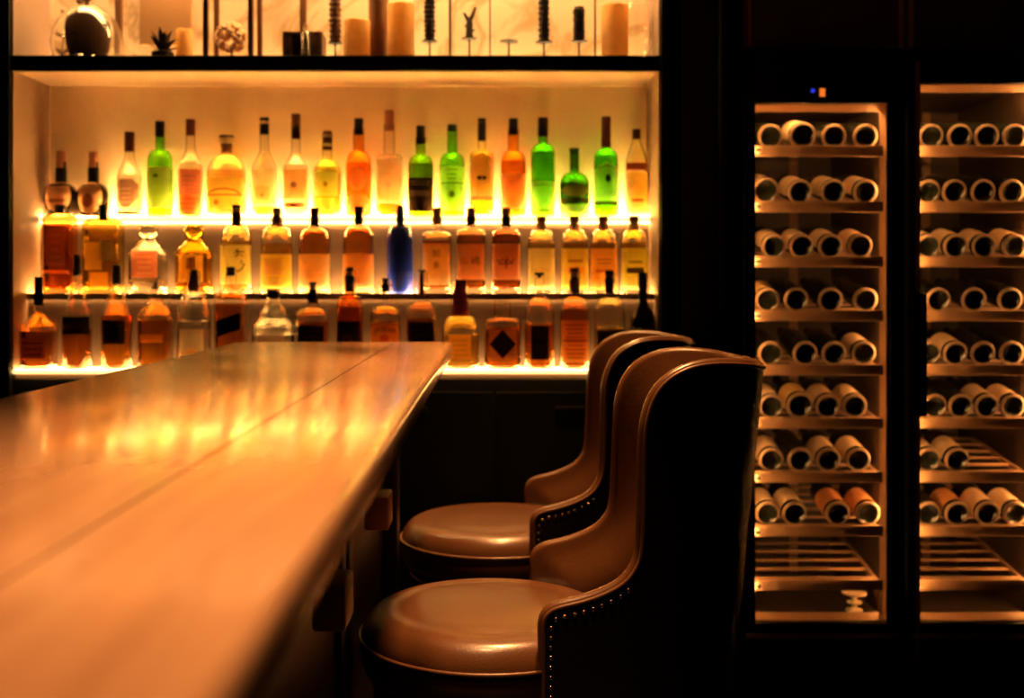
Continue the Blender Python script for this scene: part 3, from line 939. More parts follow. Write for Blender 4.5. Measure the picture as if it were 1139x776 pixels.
# antler ornament on a stand
a = pricket('dark antler-shaped ornament on an iron stand inside the wire frame', 522, 44, 9, 3.68)
k = 3.68 / F
ax, az = 0, lambda y: Z(y, 3.68) - ZU
bm = BM()
add_tube(bm, [(0, 0, az(44)), (0, 0, az(34)), (.001, 0, az(26)), (0, 0, az(20))], [5 * k, 4 * k, 4 * k, 2.6 * k], 10)
add_tube(bm, [(0, 0, az(24)), (4 * k, 0, az(16)), (7 * k, 0, az(8))], [2.8 * k, 2.2 * k, 1.4 * k], 8)
add_tube(bm, [(0, 0, az(24)), (-3 * k, 0, az(19)), (-6 * k, 0, az(14))], [2.8 * k, 2 * k, 1.2 * k], 8)
add_tube(bm, [(0, 0, az(32)), (-5 * k, 0, az(28))], [2.4 * k, 1.0 * k], 8)
add_tube(bm, [(0, 0, az(36)), (6 * k, 0, az(33))], [2.4 * k, 1.0 * k], 8)
obj('antler_figure', bm, M_bark, a)


def wire_lantern(label, px0, px1, d0, d1, thick, mat, name, ztop=2.50, glassy=False, wood=False):
    x0, x1 = X(px0, d0), X(px1, d0)
    t = thing(name, label, 'lantern', ((x0 + x1) / 2, (d0 + d1) / 2, ZU))
    w, dd = (x1 - x0) / 2, (d1 - d0) / 2
    H = ztop - ZU
    for sx in (-1, 1):
        for sy in (-1, 1):
            bm = BM()
            add_box(bm, sx * w - thick / 2, sx * w + thick / 2, sy * dd - thick / 2, sy * dd + thick / 2, 0 if not wood else .006, H, thick * .15)
            obj('post', bm, mat, t)
    for z in ((0, H) if not wood else (H,)):
        bm = BM()
        for s in (-1, 1):
            add_box(bm, -w, w, s * dd - thick / 2, s * dd + thick / 2, z, z + thick, thick * .15)
            add_box(bm, s * w - thick / 2, s * w + thick / 2, -dd, dd, z, z + thick, thick * .15)
        obj('rail', bm, mat, t)
    if wood:
        bm = BM(); add_box(bm, -w - thick * .7, w + thick * .7, -dd - thick * .6, dd + thick * .6, 0, .012, .002); obj('base', bm, mat, t)
        bm = BM()
        add_lathe(bm, [(0, H + thick), (w * 1.45, H + thick), (w * 1.45, H + thick + .01), (w * .4, H + .07), (w * .4, H + .10), (0, H + .10)], seg=4)
        obj('roof', bm, mat, t)
    return t


wire_lantern('thin wire box frame around the antler ornament', 500, 545, 3.63, 3.73, .0045, M_iron, 'wire_frame_lantern')
lan = wire_lantern('brown wooden lantern with pale dried flower head inside', 229, 279, 3.62, 3.76, .017, M_wood, 'wooden_lantern', wood=True)
# thin rod
tr = thing('metal_rod_stand', 'single thin metal rod on a round foot, between the short column and a candle', 'stand', (X(662, 3.66), 3.66, ZU))
bm = BM(); add_lathe(bm, [(0, 0), (.022, 0), (.022, .004), (.004, .008), (0, .008)], seg=20); obj('foot', bm, M_iron, tr)
bm = BM(); add_tube(bm, [(0, 0, .006), (0, 0, .46)], .0035, 8); obj('rod', bm, M_wood, tr)

# flower head inside the wooden lantern
fl = thing('dried_flower_head', 'pale round dried flower head standing inside the wooden lantern', 'dried flower', (X(257, 3.70), 3.70, ZU + .0126))
bm = BM()
for i in range(90):
    u = random.uniform(-1, 1); a = random.uniform(0, 2 * PI); s = math.sqrt(1 - u * u)
    c = Vector((s * math.cos(a), s * math.sin(a), u)) * .043
    add_ball(bm, c + Vector((0, 0, .075)), random.uniform(.008, .013), 6, 4)
obj('petal_ball', bm, M_hyd, fl, 60)
bm = BM(); add_tube(bm, [(0, 0, 0), (.002, 0, .02), (0, 0, .05)], .004, 8); obj('stalk', bm, M_leaf, fl)

# tan panel on the back
bm = BM(); add_box(bm, X(155, 3.83), X(213, 3.83), 3.832, 3.8475, Z(50, 3.83), Z(-70, 3.83), .003)
tag(obj('canvas_panel', bm, M_panel), 'plain tan canvas panel mounted on the lit back of the upper shelf', 'picture')
# tall brown post next to the cloche (slim wooden post)
ps = thing('wooden_post_stand', 'slim upright brown wooden post beside the dark pot', 'stand', (X(132, 3.80), 3.803, ZU))
bm = BM(); add_box(bm, -.011, .011, -.011, .011, .010, .46, .002); obj('post', bm, M_wood, ps)
bm = BM(); add_box(bm, -.018, .018, -.018, .018, 0, .010, .002); obj('foot', bm, M_darkwood, ps)
ps2 = thing('wooden_post_stand', 'slim upright brown wooden post rising behind the wooden box', 'stand', (X(338, 3.80), 3.79, ZU))
bm = BM(); add_box(bm, -.011, .011, -.011, .011, .010, .46, .002); obj('post', bm, M_wood, ps2)
bm = BM(); add_box(bm, -.028, .028, -.028, .028, 0, .010, .002); obj('foot', bm, M_darkwood, ps2)

# dark clay pot inside a glass cloche
d = 3.67
k = d / F
pot = thing('clay_pot', 'dark rounded clay pot inside the glass cloche', 'pot', (X(98, d), d, ZU + .0068))
zt = Z(17, d) - ZU - .0068
R = 25 * k
bm = BM()
add_lathe(bm, [(0, 0), (R * .72, 0), (R * .78, .006), (R * .93, zt * .35), (R, zt * .62), (R * .95, zt * .85), (R * .80, zt * .97), (R * .62, zt), (R * .55, zt + .004), (R * .52, zt + .001), (R * .5, zt - .02), (0, zt - .03)], seg=36)
obj('pot_body', bm, M_clay, pot)
bm = BM()
add_lathe(bm, [(R * .54, zt - .001), (R * .62, zt + .003), (R * .62, zt + .006), (R * .54, zt + .008), (R * .50, zt + .004), (R * .54, zt - .001)], seg=36)
obj('rim', bm, M_clay, pot)
cl = thing('glass_cloche', 'round glass cloche with knob over the dark clay pot', 'cloche', (X(97, d), d, ZU))
RC = 39 * k
bm = BM()
outer = [(RC * .93, .006)] + [(RC * math.cos(a), .055 + (RC + .02) * math.sin(a)) for a in [0, .15, .3, .5, .7, .9, 1.1, 1.3, 1.45]] + [(0, .055 + RC + .02)]
inner = [(max(0, r - .0025), z - (.0025 if i > 3 else 0)) for i, (r, z) in enumerate(outer)]
add_lathe(bm, outer + list(reversed(inner)) + [outer[0]], seg=40)
obj('glass_dome', bm, G_clear, cl)
bm = BM(); add_lathe(bm, [(0, .053 + RC + .02), (.006, .055 + RC + .02), (.006, .065 + RC + .02), (.014, .073 + RC + .02), (.014, .085 + RC + .02), (0, .094 + RC + .02)], seg=20)
obj('knob', bm, M_wood, cl)
bm = BM(); add_lathe(bm, [(0, 0), (RC * 1.0, 0), (RC * 1.0, .004), (RC * .9, .006), (0, .006)], seg=40); obj('base', bm, M_darkwood, cl)

# dried branch beside the cloche
br = thing('dried_branch', 'dried branch with dark leaves leaning beside the glass cloche', 'branch', (X(66, 3.79), 3.79, ZU))


def leaf(bm, base, d, up, ln, w, mi=0):
    base, d = Vector(base), Vector(d).normalized()
    s = d.cross(Vector(up)).normalized()
    nrm = s.cross(d).normalized()
    pr = [(0, .02), (.2, .7), (.45, 1), (.7, .75), (1, .02)]
    A, B, C_ = [], [], []
    for u, q in pr:
        c = base + d * ln * u + nrm * (.12 * ln * math.sin(u * PI))
        A.append(bm.verts.new(c + s * w * q)); B.append(bm.verts.new(c - s * w * q)); C_.append(bm.verts.new(c - nrm * w * .25 * q))
    for i in range(4):
        for p, q in ((A, C_), (C_, B), (B, A)):
            f = bm.faces.new((p[i], p[i + 1], q[i + 1], q[i]))
            f.material_index = mi


bm = BM()
stem = [(0, 0, 0), (.004, 0, .05), (.012, 0, .11), (.03, .0, .17), (.065, .0, .215)]
add_tube(bm, stem, [.003, .003, .0025, .002, .0015], 7)
obj('twig', bm, M_leaf, br)
for i, (p, a) in enumerate(((stem[1], 2.4), (stem[1], .5), (stem[2], 2.7), (stem[2], 1.2), (stem[3], 2.2), (stem[3], .4), (stem[4], 1.5), (stem[4], .6), (stem[0], 2.0), (stem[0], 1.0))):
    bm = BM()
    leaf(bm, p, (math.cos(a), .15 * ((i % 3) - 1), math.sin(a)), (0, -1, .2), .035 + .008 * (i % 3), .008)
    obj('leaf', bm, M_leaf, br)

# small succulent
su = thing('succulent_plant', 'small dark succulent with pointed leaves beside the short candle', 'plant', (X(181, 3.66), 3.66, ZU))
bm = BM(); add_lathe(bm, [(0, 0), (.028, 0), (.036, .02), (.036, .03), (.030, .034), (0, .034)], seg=20); obj('pot', bm, M_iron, su)
bm = BM()
for i in range(16):
    a = i * 2.4
    el = .35 + .07 * i
    leaf(bm, (.012 * math.cos(a), .012 * math.sin(a), .030), (math.cos(a) * math.cos(el), math.sin(a) * math.cos(el), math.sin(el)), (0, 0, 1), .045 + .04 * (i / 16), .012)
obj('leaf_rosette', bm, M_bark, su)

# wooden box with dark opening and a small clear bottle in front
d = 3.63
bx = thing('wooden_box', 'brown wooden box with dark open front compartment', 'box', (X(337, d), d + .04, ZU))
w0, w1 = X(314, d) - X(337, d), X(358, d) - X(337, d)
H = Z(35, d) - ZU
bm = BM()
add_box(bm, w0, w0 + .008, -.04, .06, 0, H, .001)
add_box(bm, w1 - .008, w1, -.04, .06, 0, H, .001)
add_box(bm, w0 + .008, w1 - .008, -.04, .06, 0, .008)
add_box(bm, w0 + .008, w1 - .008, -.04, .06, H - .010, H)
add_box(bm, w0 + .008, w1 - .008, .052, .06, .008, H - .01)
obj('carcass', bm, M_wood, bx)
bm = BM(); add_box(bm, w0 + .064, w1 - .009, -.038, -.028, .009, H - .011, .001); obj('front_panel', bm, M_wood, bx)
bm = BM(); add_box(bm, w0 + .009, w0 + .030, -.038, -.028, .009, H - .011, .001); obj('front_panel', bm, M_wood, bx)
vb = thing('glass_vial', 'small clear glass vial standing in front of the wooden box', 'bottle', (X(340, 3.575), 3.572, ZU))
bm = BM()
add_lathe(bm, [(0, 0), (.014, 0), (.0155, .003), (.0155, .07), (.007, .082), (.007, .098), (.009, .10), (.006, .10), (.005, .082), (.0135, .069), (.0135, .005), (0, .004)], seg=24)
obj('glass_body', bm, G_clear, vb)
bm = BM(); add_cyl(bm, 0, 0, .092, .106, .0052, 16, bev=.001); obj('cork', bm, C_cork, vb)

# tall brown vase and clear vase
d = 3.70
vs_ = thing('brown_vase', 'tall slim brown cylinder vase between two pillar candles', 'vase', (X(421, d), d, ZU))
R = 11.5 * d / F
bm = BM()
add_lathe(bm, [(0, 0), (R * .9, 0), (R, .005), (R * .96, .15), (R, .33), (R * 1.06, .355), (R * .98, .355), (R * .9, .33), (R * .86, .02), (0, .015)], seg=32)
obj('vase_body', bm, M_wood, vs_)
gv = thing('glass_vase', 'clear rippled glass vase at the end of the upper shelf', 'vase', (X(709, 3.70), 3.70, ZU))
bm = BM()
R = 15 * 3.7 / F
pr = []
for i in range(20):
    u = i / 19
    pr.append((R * (.75 + .25 * math.sin(u * PI * .8 + .3) + .03 * math.sin(u * 30)), .20 * u))
add_lathe(bm, [(0, 0)] + pr + [(r - .003, max(z, .008)) for r, z in reversed(pr)] + [(0, .008)], seg=32)
obj('vase_body', bm, G_clear, gv)

# ------------------------------------------------------------------ bar counter
ZC = CAMZ - .158
CY0, CY1 = -.7, 2.95
CX0, CX1 = -.678, X(503.5, 2.95)


def counter_mat():
    m, nt, out = new_mat('polished_counter_wood')
    b = nt.nodes.new('ShaderNodeBsdfPrincipled')
    b.inputs['Coat Weight'].default_value = .3
    b.inputs['Coat Roughness'].default_value = .10
    b.inputs['Specular IOR Level'].default_value = .45
    tc = nt.nodes.new('ShaderNodeTexCoord')
    mp = nt.nodes.new('ShaderNodeMapping')
    mp.inputs['Scale'].default_value = (14, 1.0, 14)
    nt.links.new(tc.outputs['Object'], mp.inputs['Vector'])
    n = nt.nodes.new('ShaderNodeTexNoise')
    n.inputs['Scale'].default_value = 2.0
    n.inputs['Detail'].default_value = 7
    n.inputs['Distortion'].default_value = .6
    nt.links.new(mp.outputs['Vector'], n.inputs['Vector'])
    cr = nt.nodes.new('ShaderNodeValToRGB')
    e = cr.color_ramp.elements
    e[0].position, e[0].color = .25, (.36, .19, .095, 1)
    e[1].position, e[1].color = .75, (.48, .27, .14, 1)
    nt.links.new(n.outputs['Fac'], cr.inputs['Fac'])
    nt.links.new(cr.outputs['Color'], b.inputs['Base Color'])
    n2 = nt.nodes.new('ShaderNodeTexNoise')
    n2.inputs['Scale'].default_value = 5
    n2.inputs['Detail'].default_value = 4
    nt.links.new(tc.outputs['Object'], n2.inputs['Vector'])
    mr = nt.nodes.new('ShaderNodeMapRange')
    mr.inputs['From Min'].default_value = .3
    mr.inputs['From Max'].default_value = .7
    mr.inputs['To Min'].default_value = .14
    mr.inputs['To Max'].default_value = .22
    nt.links.new(n2.outputs['Fac'], mr.inputs['Value'])
    nt.links.new(mr.outputs[0], b.inputs['Roughness'])
    bp = nt.nodes.new('ShaderNodeBump')
    bp.inputs['Strength'].default_value = .05
    bp.inputs['Distance'].default_value = .002
    nt.links.new(n.outputs['Fac'], bp.inputs['Height'])
    nt.links.new(bp.outputs['Normal'], b.inputs['Normal'])
    nt.links.new(b.outputs[0], out.inputs['Surface'])
    return m


M_counter = counter_mat()
M_barfront = pbr('dark_bar_front', (.035, .018, .010), .35, noise_scale=12, noise_amt=.4, stretch=(1, 1, .12))
M_brass = pbr('aged_brass', (.42, .25, .10), .35, metal=1, noise_scale=20, noise_amt=.2)
bar = thing('bar_counter', 'long polished wooden bar counter reflecting the lit bottles', 'bar counter', (0, 0, 0))
bm = BM(); add_box(bm, CX0, CX1, CY0, CY1, ZC - .045, ZC, .014, 4); add_box(bm, -.2592, -.2572, CY0 + .03, CY1 - .02, ZC - .002, ZC + .0002, mi=1); obj('counter_top', bm, [M_counter, pbr('board_seam', (.03, .015, .008), .9, spec=.05, noise_scale=30)], bar)
bm = BM(); add_box(bm, CX0 + .06, -.275, CY0 + .02, 2.88, .0, ZC - .045, .003); obj('counter_base', bm, M_barfront, bar)
for k in range(4):
    y0 = -.6 + k * .875
    bm = BM()
    add_box(bm, -.276, -.262, y0 + .02, y0 + .09, .12, ZC - .05, .003)
    add_box(bm, -.276, -.262, y0 + .80, y0 + .85, .12, ZC - .05, .003)
    add_box(bm, -.276, -.262, y0 + .09, y0 + .80, .12, .22, .003)
    add_box(bm, -.276, -.262, y0 + .09, y0 + .80, ZC - .16, ZC - .05, .003)
    obj('front_panel', bm, M_barfront, bar)
bm = BM(); add_box(bm, -.275, -.24, 2.80, 2.88, .0, ZC - .045, .004); obj('corner_post', bm, M_barfront, bar)
for y in (1.0, 1.66, 2.32):
    bm = BM()      # curved bracket under the overhang
    P0 = []
    for i in range(11):
        a = PI / 2 * i / 10
        P0.append((-.262 + .13 * (1 - math.cos(a)), ZC - .30 + .25 * math.sin(a)))
    outline = [(-.262, ZC - .046), (-.125, ZC - .046), (-.125, ZC - .06)] + [(x, z) for x, z in reversed(P0)]
    for s in (0, 1):
        pass
    fr = [bm.verts.new((x, y - .02, z)) for x, z in outline]
    bk = [bm.verts.new((x, y + .02, z)) for x, z in outline]
    bm.faces.new(fr); bm.faces.new(list(reversed(bk)))
    for i in range(len(outline)):
        j = (i + 1) % len(outline)
        bm.faces.new((fr[i], bk[i], bk[j], fr[j]))
    add_box(bm, -.262, -.212, y - .045, y + .045, .795, .865, .006)
    obj('bracket', bm, pbr('varnished_bracket', (.40, .20, .12), .35, noise_scale=14, noise_amt=.2), bar)


# ------------------------------------------------------------------ bar stools
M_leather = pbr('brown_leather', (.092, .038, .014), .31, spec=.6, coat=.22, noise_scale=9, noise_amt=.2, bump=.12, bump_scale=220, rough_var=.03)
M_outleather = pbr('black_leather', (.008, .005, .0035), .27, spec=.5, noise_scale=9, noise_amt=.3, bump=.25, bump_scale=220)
M_welt = pbr('leather_welt', (.11, .048, .02), .35, spec=.5, noise_scale=30)
M_nail = pbr('antique_nail', (.50, .32, .16), .25, metal=1, noise_scale=30)
M_leg = pbr('dark_stained_leg', (.02, .011, .007), .4, noise_scale=20, noise_amt=.3)
SEATZ = CAMZ - .631


def smooth(e0, e1, x):
    t = max(0, min(1, (x - e0) / (e1 - e0)))
    return t * t * (3 - 2 * t)


# plan curve of the shell (centre line)
plan = []
N1 = 14
for i in range(N1):
    plan.append((.095 + (.20 - .095) * i / N1, -.224))
for i in range(61):
    a = -PI / 2 + PI * i / 60
    e = 2 / 2.5
    plan.append((.20 + .262 * abs(math.cos(a)) ** e, .224 * math.copysign(abs(math.sin(a)) ** e, math.sin(a))))
for i in range(N1):
    plan.append((.20 - (.20 - .095) * (i + 1) / N1, .224))
acc = [0]
for p, q in zip(plan[:-1], plan[1:]):
    acc.append(acc[-1] + math.hypot(q[0] - p[0], q[1] - p[1]))
S = acc[-1]


def plan_at(s):
    s = max(0, min(S, s))
    for i in range(len(acc) - 1):
        if acc[i] <= s <= acc[i + 1] and acc[i + 1] > acc[i]:
            t = (s - acc[i]) / (acc[i + 1] - acc[i])
            return plan[i][0] + (plan[i + 1][0] - plan[i][0]) * t, plan[i][1] + (plan[i + 1][1] - plan[i][1]) * t
    return plan[-1]


def sheet(s, z):
    """point and outward normal of the shell centre surface, z relative to the seat top"""
    x, y = plan_at(s)
    x0, y0 = plan_at(s - .006)
    x1, y1 = plan_at(s + .006)
    t = Vector((x1 - x0, y1 - y0, 0)).normalized()
    nrm = Vector((t.y, -t.x, 0))
    w = smooth(.24, .42, x)
    x += .105 * max(0, z + .05) * w
    y *= 1 - .10 * smooth(.1, .5, z) - .03 * smooth(.42, .54, z)
    return Vector((x, y, z)), nrm


def sheet_n(s, z):
    e = .004
    a = sheet(s + e, z)[0] - sheet(s - e, z)[0]
    b = sheet(s, z + e)[0] - sheet(s, z - e)[0]
    n = a.cross(b).normalized()
    return n if n.dot(sheet(s, z)[1]) > 0 else -n


half = [(0, .026), (.003, .042), (.012, .054), (.03, .062), (.06, .069), (.09, .078), (.118, .090), (.138, .102), (.153, .117), (.164, .136), (.1695, .158), (.172, .19),
        (.1732, .23), (.1740, .27), (.1748, .31), (.1758, .345), (.178, .378), (.184, .408), (.193, .433), (.206, .453), (.223, .468), (.243, .478), (.268, .4825), (.30, .482), (.345, .478), (.39, .473)]
half = [(s, h) for s, h in half if s < S / 2]
prof_h = half + [(S / 2, .468)] + [(S - s, h) for s, h in reversed(half)]
# densify with Catmull-Rom
dense = []
for i in range(len(prof_h) - 1):
    p0 = prof_h[max(0, i - 1)]; p1 = prof_h[i]; p2 = prof_h[i + 1]; p3 = prof_h[min(len(prof_h) - 1, i + 2)]
    for k in range(3):
        t = k / 3
        q = []
        for c in (0, 1):
            q.append(.5 * (2 * p1[c] + (p2[c] - p0[c]) * t + (2 * p0[c] - 5 * p1[c] + 4 * p2[c] - p3[c]) * t * t + (3 * p1[c] - p0[c] - 3 * p2[c] + p3[c]) * t ** 3))
        dense.append(tuple(q))
dense.append(prof_h[-1])
ZBOT = -.26


def build_stool(label, loc, rz):
    root = thing('bar_stool', label, 'bar stool', (loc[0], loc[1], 0), 'leather bar stools at the counter', rz)
    zo = SEATZ
    TO, TI = .012, .040       # outer / inner half thickness
    # --- sheets
    ROWS = 22

    def pt(s, z, side, shrink=1.0):
        c, n = sheet(s, z)
        n = sheet_n(s, z)
        if side > 0:
            v = c + n * TO
        else:
            # padded: thicker low at the lumbar, tapering towards the edge
            v = c - n * TI * shrink
        return Vector((v.x, v.y, v.z + zo))

    bmo, bmi = BM(), BM()
    ocols, icols = [], []
    for (s, h) in dense:
        oc, ic = [], []
        for r in range(ROWS + 1):
            v = r / ROWS
            z = ZBOT + (h - ZBOT) * v
            oc.append(pt(s, z, 1))
            dd = min([math.hypot(s - a, z - b) for a, b in dense[::2]] + [s, S - s])
            pad = .34 + .66 * smooth(0, .10, dd)
            ic.append(pt(s, z, -1, pad))
        ocols.append(oc)
        icols.append(ic)

    def grid(bm, cols):
        vv = [[bm.verts.new(p) for p in c] for c in cols]
        for a, b in zip(vv[:-1], vv[1:]):
            for r in range(len(a) - 1):
                try:
                    bm.faces.new((a[r], b[r], b[r + 1], a[r + 1]))
                except ValueError:
                    pass
        return vv

    grid(bmo, ocols)
    # outer panel: closed against its own back sheet for thickness
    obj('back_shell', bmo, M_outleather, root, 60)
    iv = grid(bmi, icols)
    # rolled edge: front column up, top row, rear column down
    edge = [(0, ZBOT + (dense[0][1] - ZBOT) * r / ROWS, ocols[0][r], icols[0][r]) for r in range(ROWS)]
    edge += [(dense[i][0], dense[i][1], ocols[i][ROWS], icols[i][ROWS]) for i in range(len(dense))]
    edge += [(S, ZBOT + (dense[-1][1] - ZBOT) * r / ROWS, ocols[-1][r], icols[-1][r]) for r in reversed(range(ROWS))]
    ne = len(edge)
    K = 8
    rolls = []
    for i in range(ne):
        a = edge[max(0, i - 2)]; b = edge[min(ne - 1, i + 2)]
        ds, dz = b[0] - a[0], b[1] - a[1]
        l = math.hypot(ds, dz) or 1
        ns, nz = -dz / l, ds / l
        s, z, po, pi = edge[i]
        e = .004
        t3 = (sheet(min(S, s + e), z)[0] - sheet(max(0, s - e), z)[0])
        if t3.length < 1e-6:
            t3 = Vector((1, 0, 0))
        t3.normalize()
        out = (t3 * ns + Vector((0, 0, 1)) * nz).normalized()
        mid = (po + pi) / 2
        hf = (po - pi) / 2
        ring = [mid + hf * math.cos(PI * q / K) + out * hf.length * .8 * math.sin(PI * q / K) for q in range(K + 1)]
        rolls.append(ring)
    grid(bmi, rolls)
    bmesh.ops.remove_doubles(bmi, verts=bmi.verts[:], dist=1e-5)
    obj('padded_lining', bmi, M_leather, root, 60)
    # welt along the outer edge
    bm = BM()
    add_tube(bm, [r[0] + (r[0] - r[1]) * .15 for r in rolls], .0042, 8)
    obj('welt_piping', bm, M_welt, root, 80)
    # nails
    path = []
    for r in range(2, ROWS):
        path.append((.013, ZBOT + (dense[0][1] - ZBOT) * r / ROWS))
    path[-1] = (.014, .030)
    for (s, h) in dense:
        if .012 < s < .15:
            path.append((s + .003, h - .017))
    pts = []
    last = None
    ss = 0
    for i in range(len(path) - 1):
        a, b = Vector(path[i]), Vector(path[i + 1])
        n_ = max(1, int((b - a).length / .002))
        for q in range(n_):
            p = a + (b - a) * q / n_
            if last is None or (p - last).length >= .0165:
                pts.append(p)
                last = p
    for m in (0, 1):
        bm = BM()
        for p in pts:
            s, z = (p.x if m == 0 else S - p.x), p.y
            c, n = sheet(s, z)
            v = c + sheet_n(s, z) * (TO + .0008)
            add_ball(bm, (v.x, v.y, v.z + zo), .0046, 8, 6)
        obj('nailhead_trim', bm, M_nail, root, 80)
    # --- seat cushion
    bm = BM()
    r_ = .252
    prof = [(0, -.115), (r_ * .96, -.115), (r_ * .985, -.10), (r_, -.075), (r_ * .995, -.052), (r_ * .975, -.034), (r_ * .93, -.018), (r_ * .90, -.011), (r_ * .86, -.006), (r_ * .81, -.002), (r_ * .76, .0005), (r_ * .71, .001), (r_ * .66, .0015), (r_ * .61, .002),
            (r_ * .53, .0026), (r_ * .45, .0034), (r_ * .37, .0042), (r_ * .29, .0049), (r_ * .21, .0054), (r_ * .13, .0058), (r_ * .06, .006), (0, .006)]
    add_lathe(bm, prof, 0, 0, zo, 72)
    for v in bm.verts:
        z = v.co.z - zo
        if z > -.03:
            rr = math.hypot(v.co.x, v.co.y)
            a = math.atan2(v.co.y, v.co.x)
            v.co.z += .0012 * noise.noise(Vector((v.co.x * 9, v.co.y * 9, loc[1]))) * smooth(.26, .15, rr)
            v.co.z -= .0075 * math.exp(-((rr - .178) / .020) ** 2) * (.7 + .3 * math.sin(a * 4 + 1))
    obj('seat_cushion', bm, M_leather, root, 60)
    bm = BM()
    add_tube(bm, [(r_ * 1.002 * math.cos(2 * PI * q / 72), r_ * 1.002 * math.sin(2 * PI * q / 72), zo - .052) for q in range(72)], .0042, 8, closed=True)
    obj('seat_welt', bm, M_welt, root, 80)
    # apron
    bm = BM()
    add_lathe(bm, [(0, -.26), (.222, -.26), (.226, -.255), (.226, -.12), (.222, -.112), (0, -.112)], 0, 0, zo, 64)
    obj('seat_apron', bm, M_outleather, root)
    bm = BM()
    for q in range(84):
        a = 2 * PI * q / 84
        add_ball(bm, (.2262 * math.cos(a), .2262 * math.sin(a), zo - .140), .0042, 8, 6)
    obj('nailhead_band', bm, M_nail, root, 80)
    # back panel closing the shell under the cushion
    # legs
    for sx in (-1, 1):
        for sy in (-1, 1):
            bm = BM()
            add_tube(bm, [(sx * .15, sy * .15, zo - .255), (sx * .175, sy * .175, .22), (sx * .19, sy * .19, 0.0)], [.024, .020, .015], 12)
            obj('leg', bm, M_leg, root)
    bm = BM()
    add_tube(bm, [(.175 * 1.35 * math.cos(2 * PI * q / 40), .175 * 1.35 * math.sin(2 * PI * q / 40), .22) for q in range(40)], .010, 10, closed=True)
    obj('foot_ring', bm, M_brass, root)
    return root


build_stool('brown leather wingback bar stool nearer the camera, its dark outer side facing the viewer', (-.008, 2.20), 0)
build_stool('brown leather wingback bar stool standing behind the nearer one, close to the lit bottles', (.004, 3.02), 0)

# ------------------------------------------------------------------ wine fridges
DG = 3.50          # glass plane
M_fridge = pbr('fridge_black', (.007, .006, .005), .35, spec=.4, noise_scale=20, noise_amt=.3)
M_inner = pbr('fridge_lining', (.05, .032, .020), .45, noise_scale=10, noise_amt=.2)
M_bronze = pbr('bronze_trim', (.44, .25, .125), .45, metal=.2, noise_scale=25, noise_amt=.15)
M_rack = pbr('oak_rack', (.33, .19, .095), .5, noise_scale=30, noise_amt=.2, stretch=(.1, 1, 1))
M_chrome = pbr('bright_bracket', (.90, .74, .50), .35, metal=.1, noise_scale=20, noise_amt=.1)
M_pane = glass('fridge_pane', (.92, .90, .86), 0, 1.25)
M_fled = emit('fridge_led', (1.0, .46, .14), 88.0)
M_wine = pbr('wine_glass_dark', (.010, .012, .006), .12, spec=.55, coat=.3, noise_scale=20, noise_amt=.3)
M_wring = pbr('stippled_lit_rim', (.32, .21, .12), .35, spec=.6, noise_scale=60, noise_amt=.3, bump=.4, bump_scale=200)  # light caught by the dark glass rim, painted as a pale colour
M_wlab = pbr('wine_label_cream', (.72, .52, .30), .7, noise_scale=40, noise_amt=.12)
M_wlab2 = pbr('wine_label_gold', (.72, .46, .14), .6, noise_scale=40, noise_amt=.12)
M_wlab3 = pbr('wine_label_orange', (.62, .26, .08), .6, noise_scale=40, noise_amt=.12)
RAILS = [168, 230, 291, 351, 411, 470, 530, 590, 650]
TILT = math.radians(9)
RD = .42            # rack depth


def add_prism_x(bm, x0, x1, yz):
    a = [bm.verts.new((x0, y, z)) for y, z in yz]
    b = [bm.verts.new((x1, y, z)) for y, z in yz]
    bm.faces.new(a); bm.faces.new(list(reversed(b)))
    for i in range(len(yz)):
        j = (i + 1) % len(yz)
        bm.faces.new((a[i], b[i], b[j], a[j]))


def add_prism_z(bm, z0, z1, xy):
    a = [bm.verts.new((x, y, z0)) for x, y in xy]
    b = [bm.verts.new((x, y, z1)) for x, y in xy]
    bm.faces.new(a); bm.faces.new(list(reversed(b)))
    for i in range(len(xy)):
        j = (i + 1) % len(xy)
        bm.faces.new((a[i], b[i], b[j], a[j]))


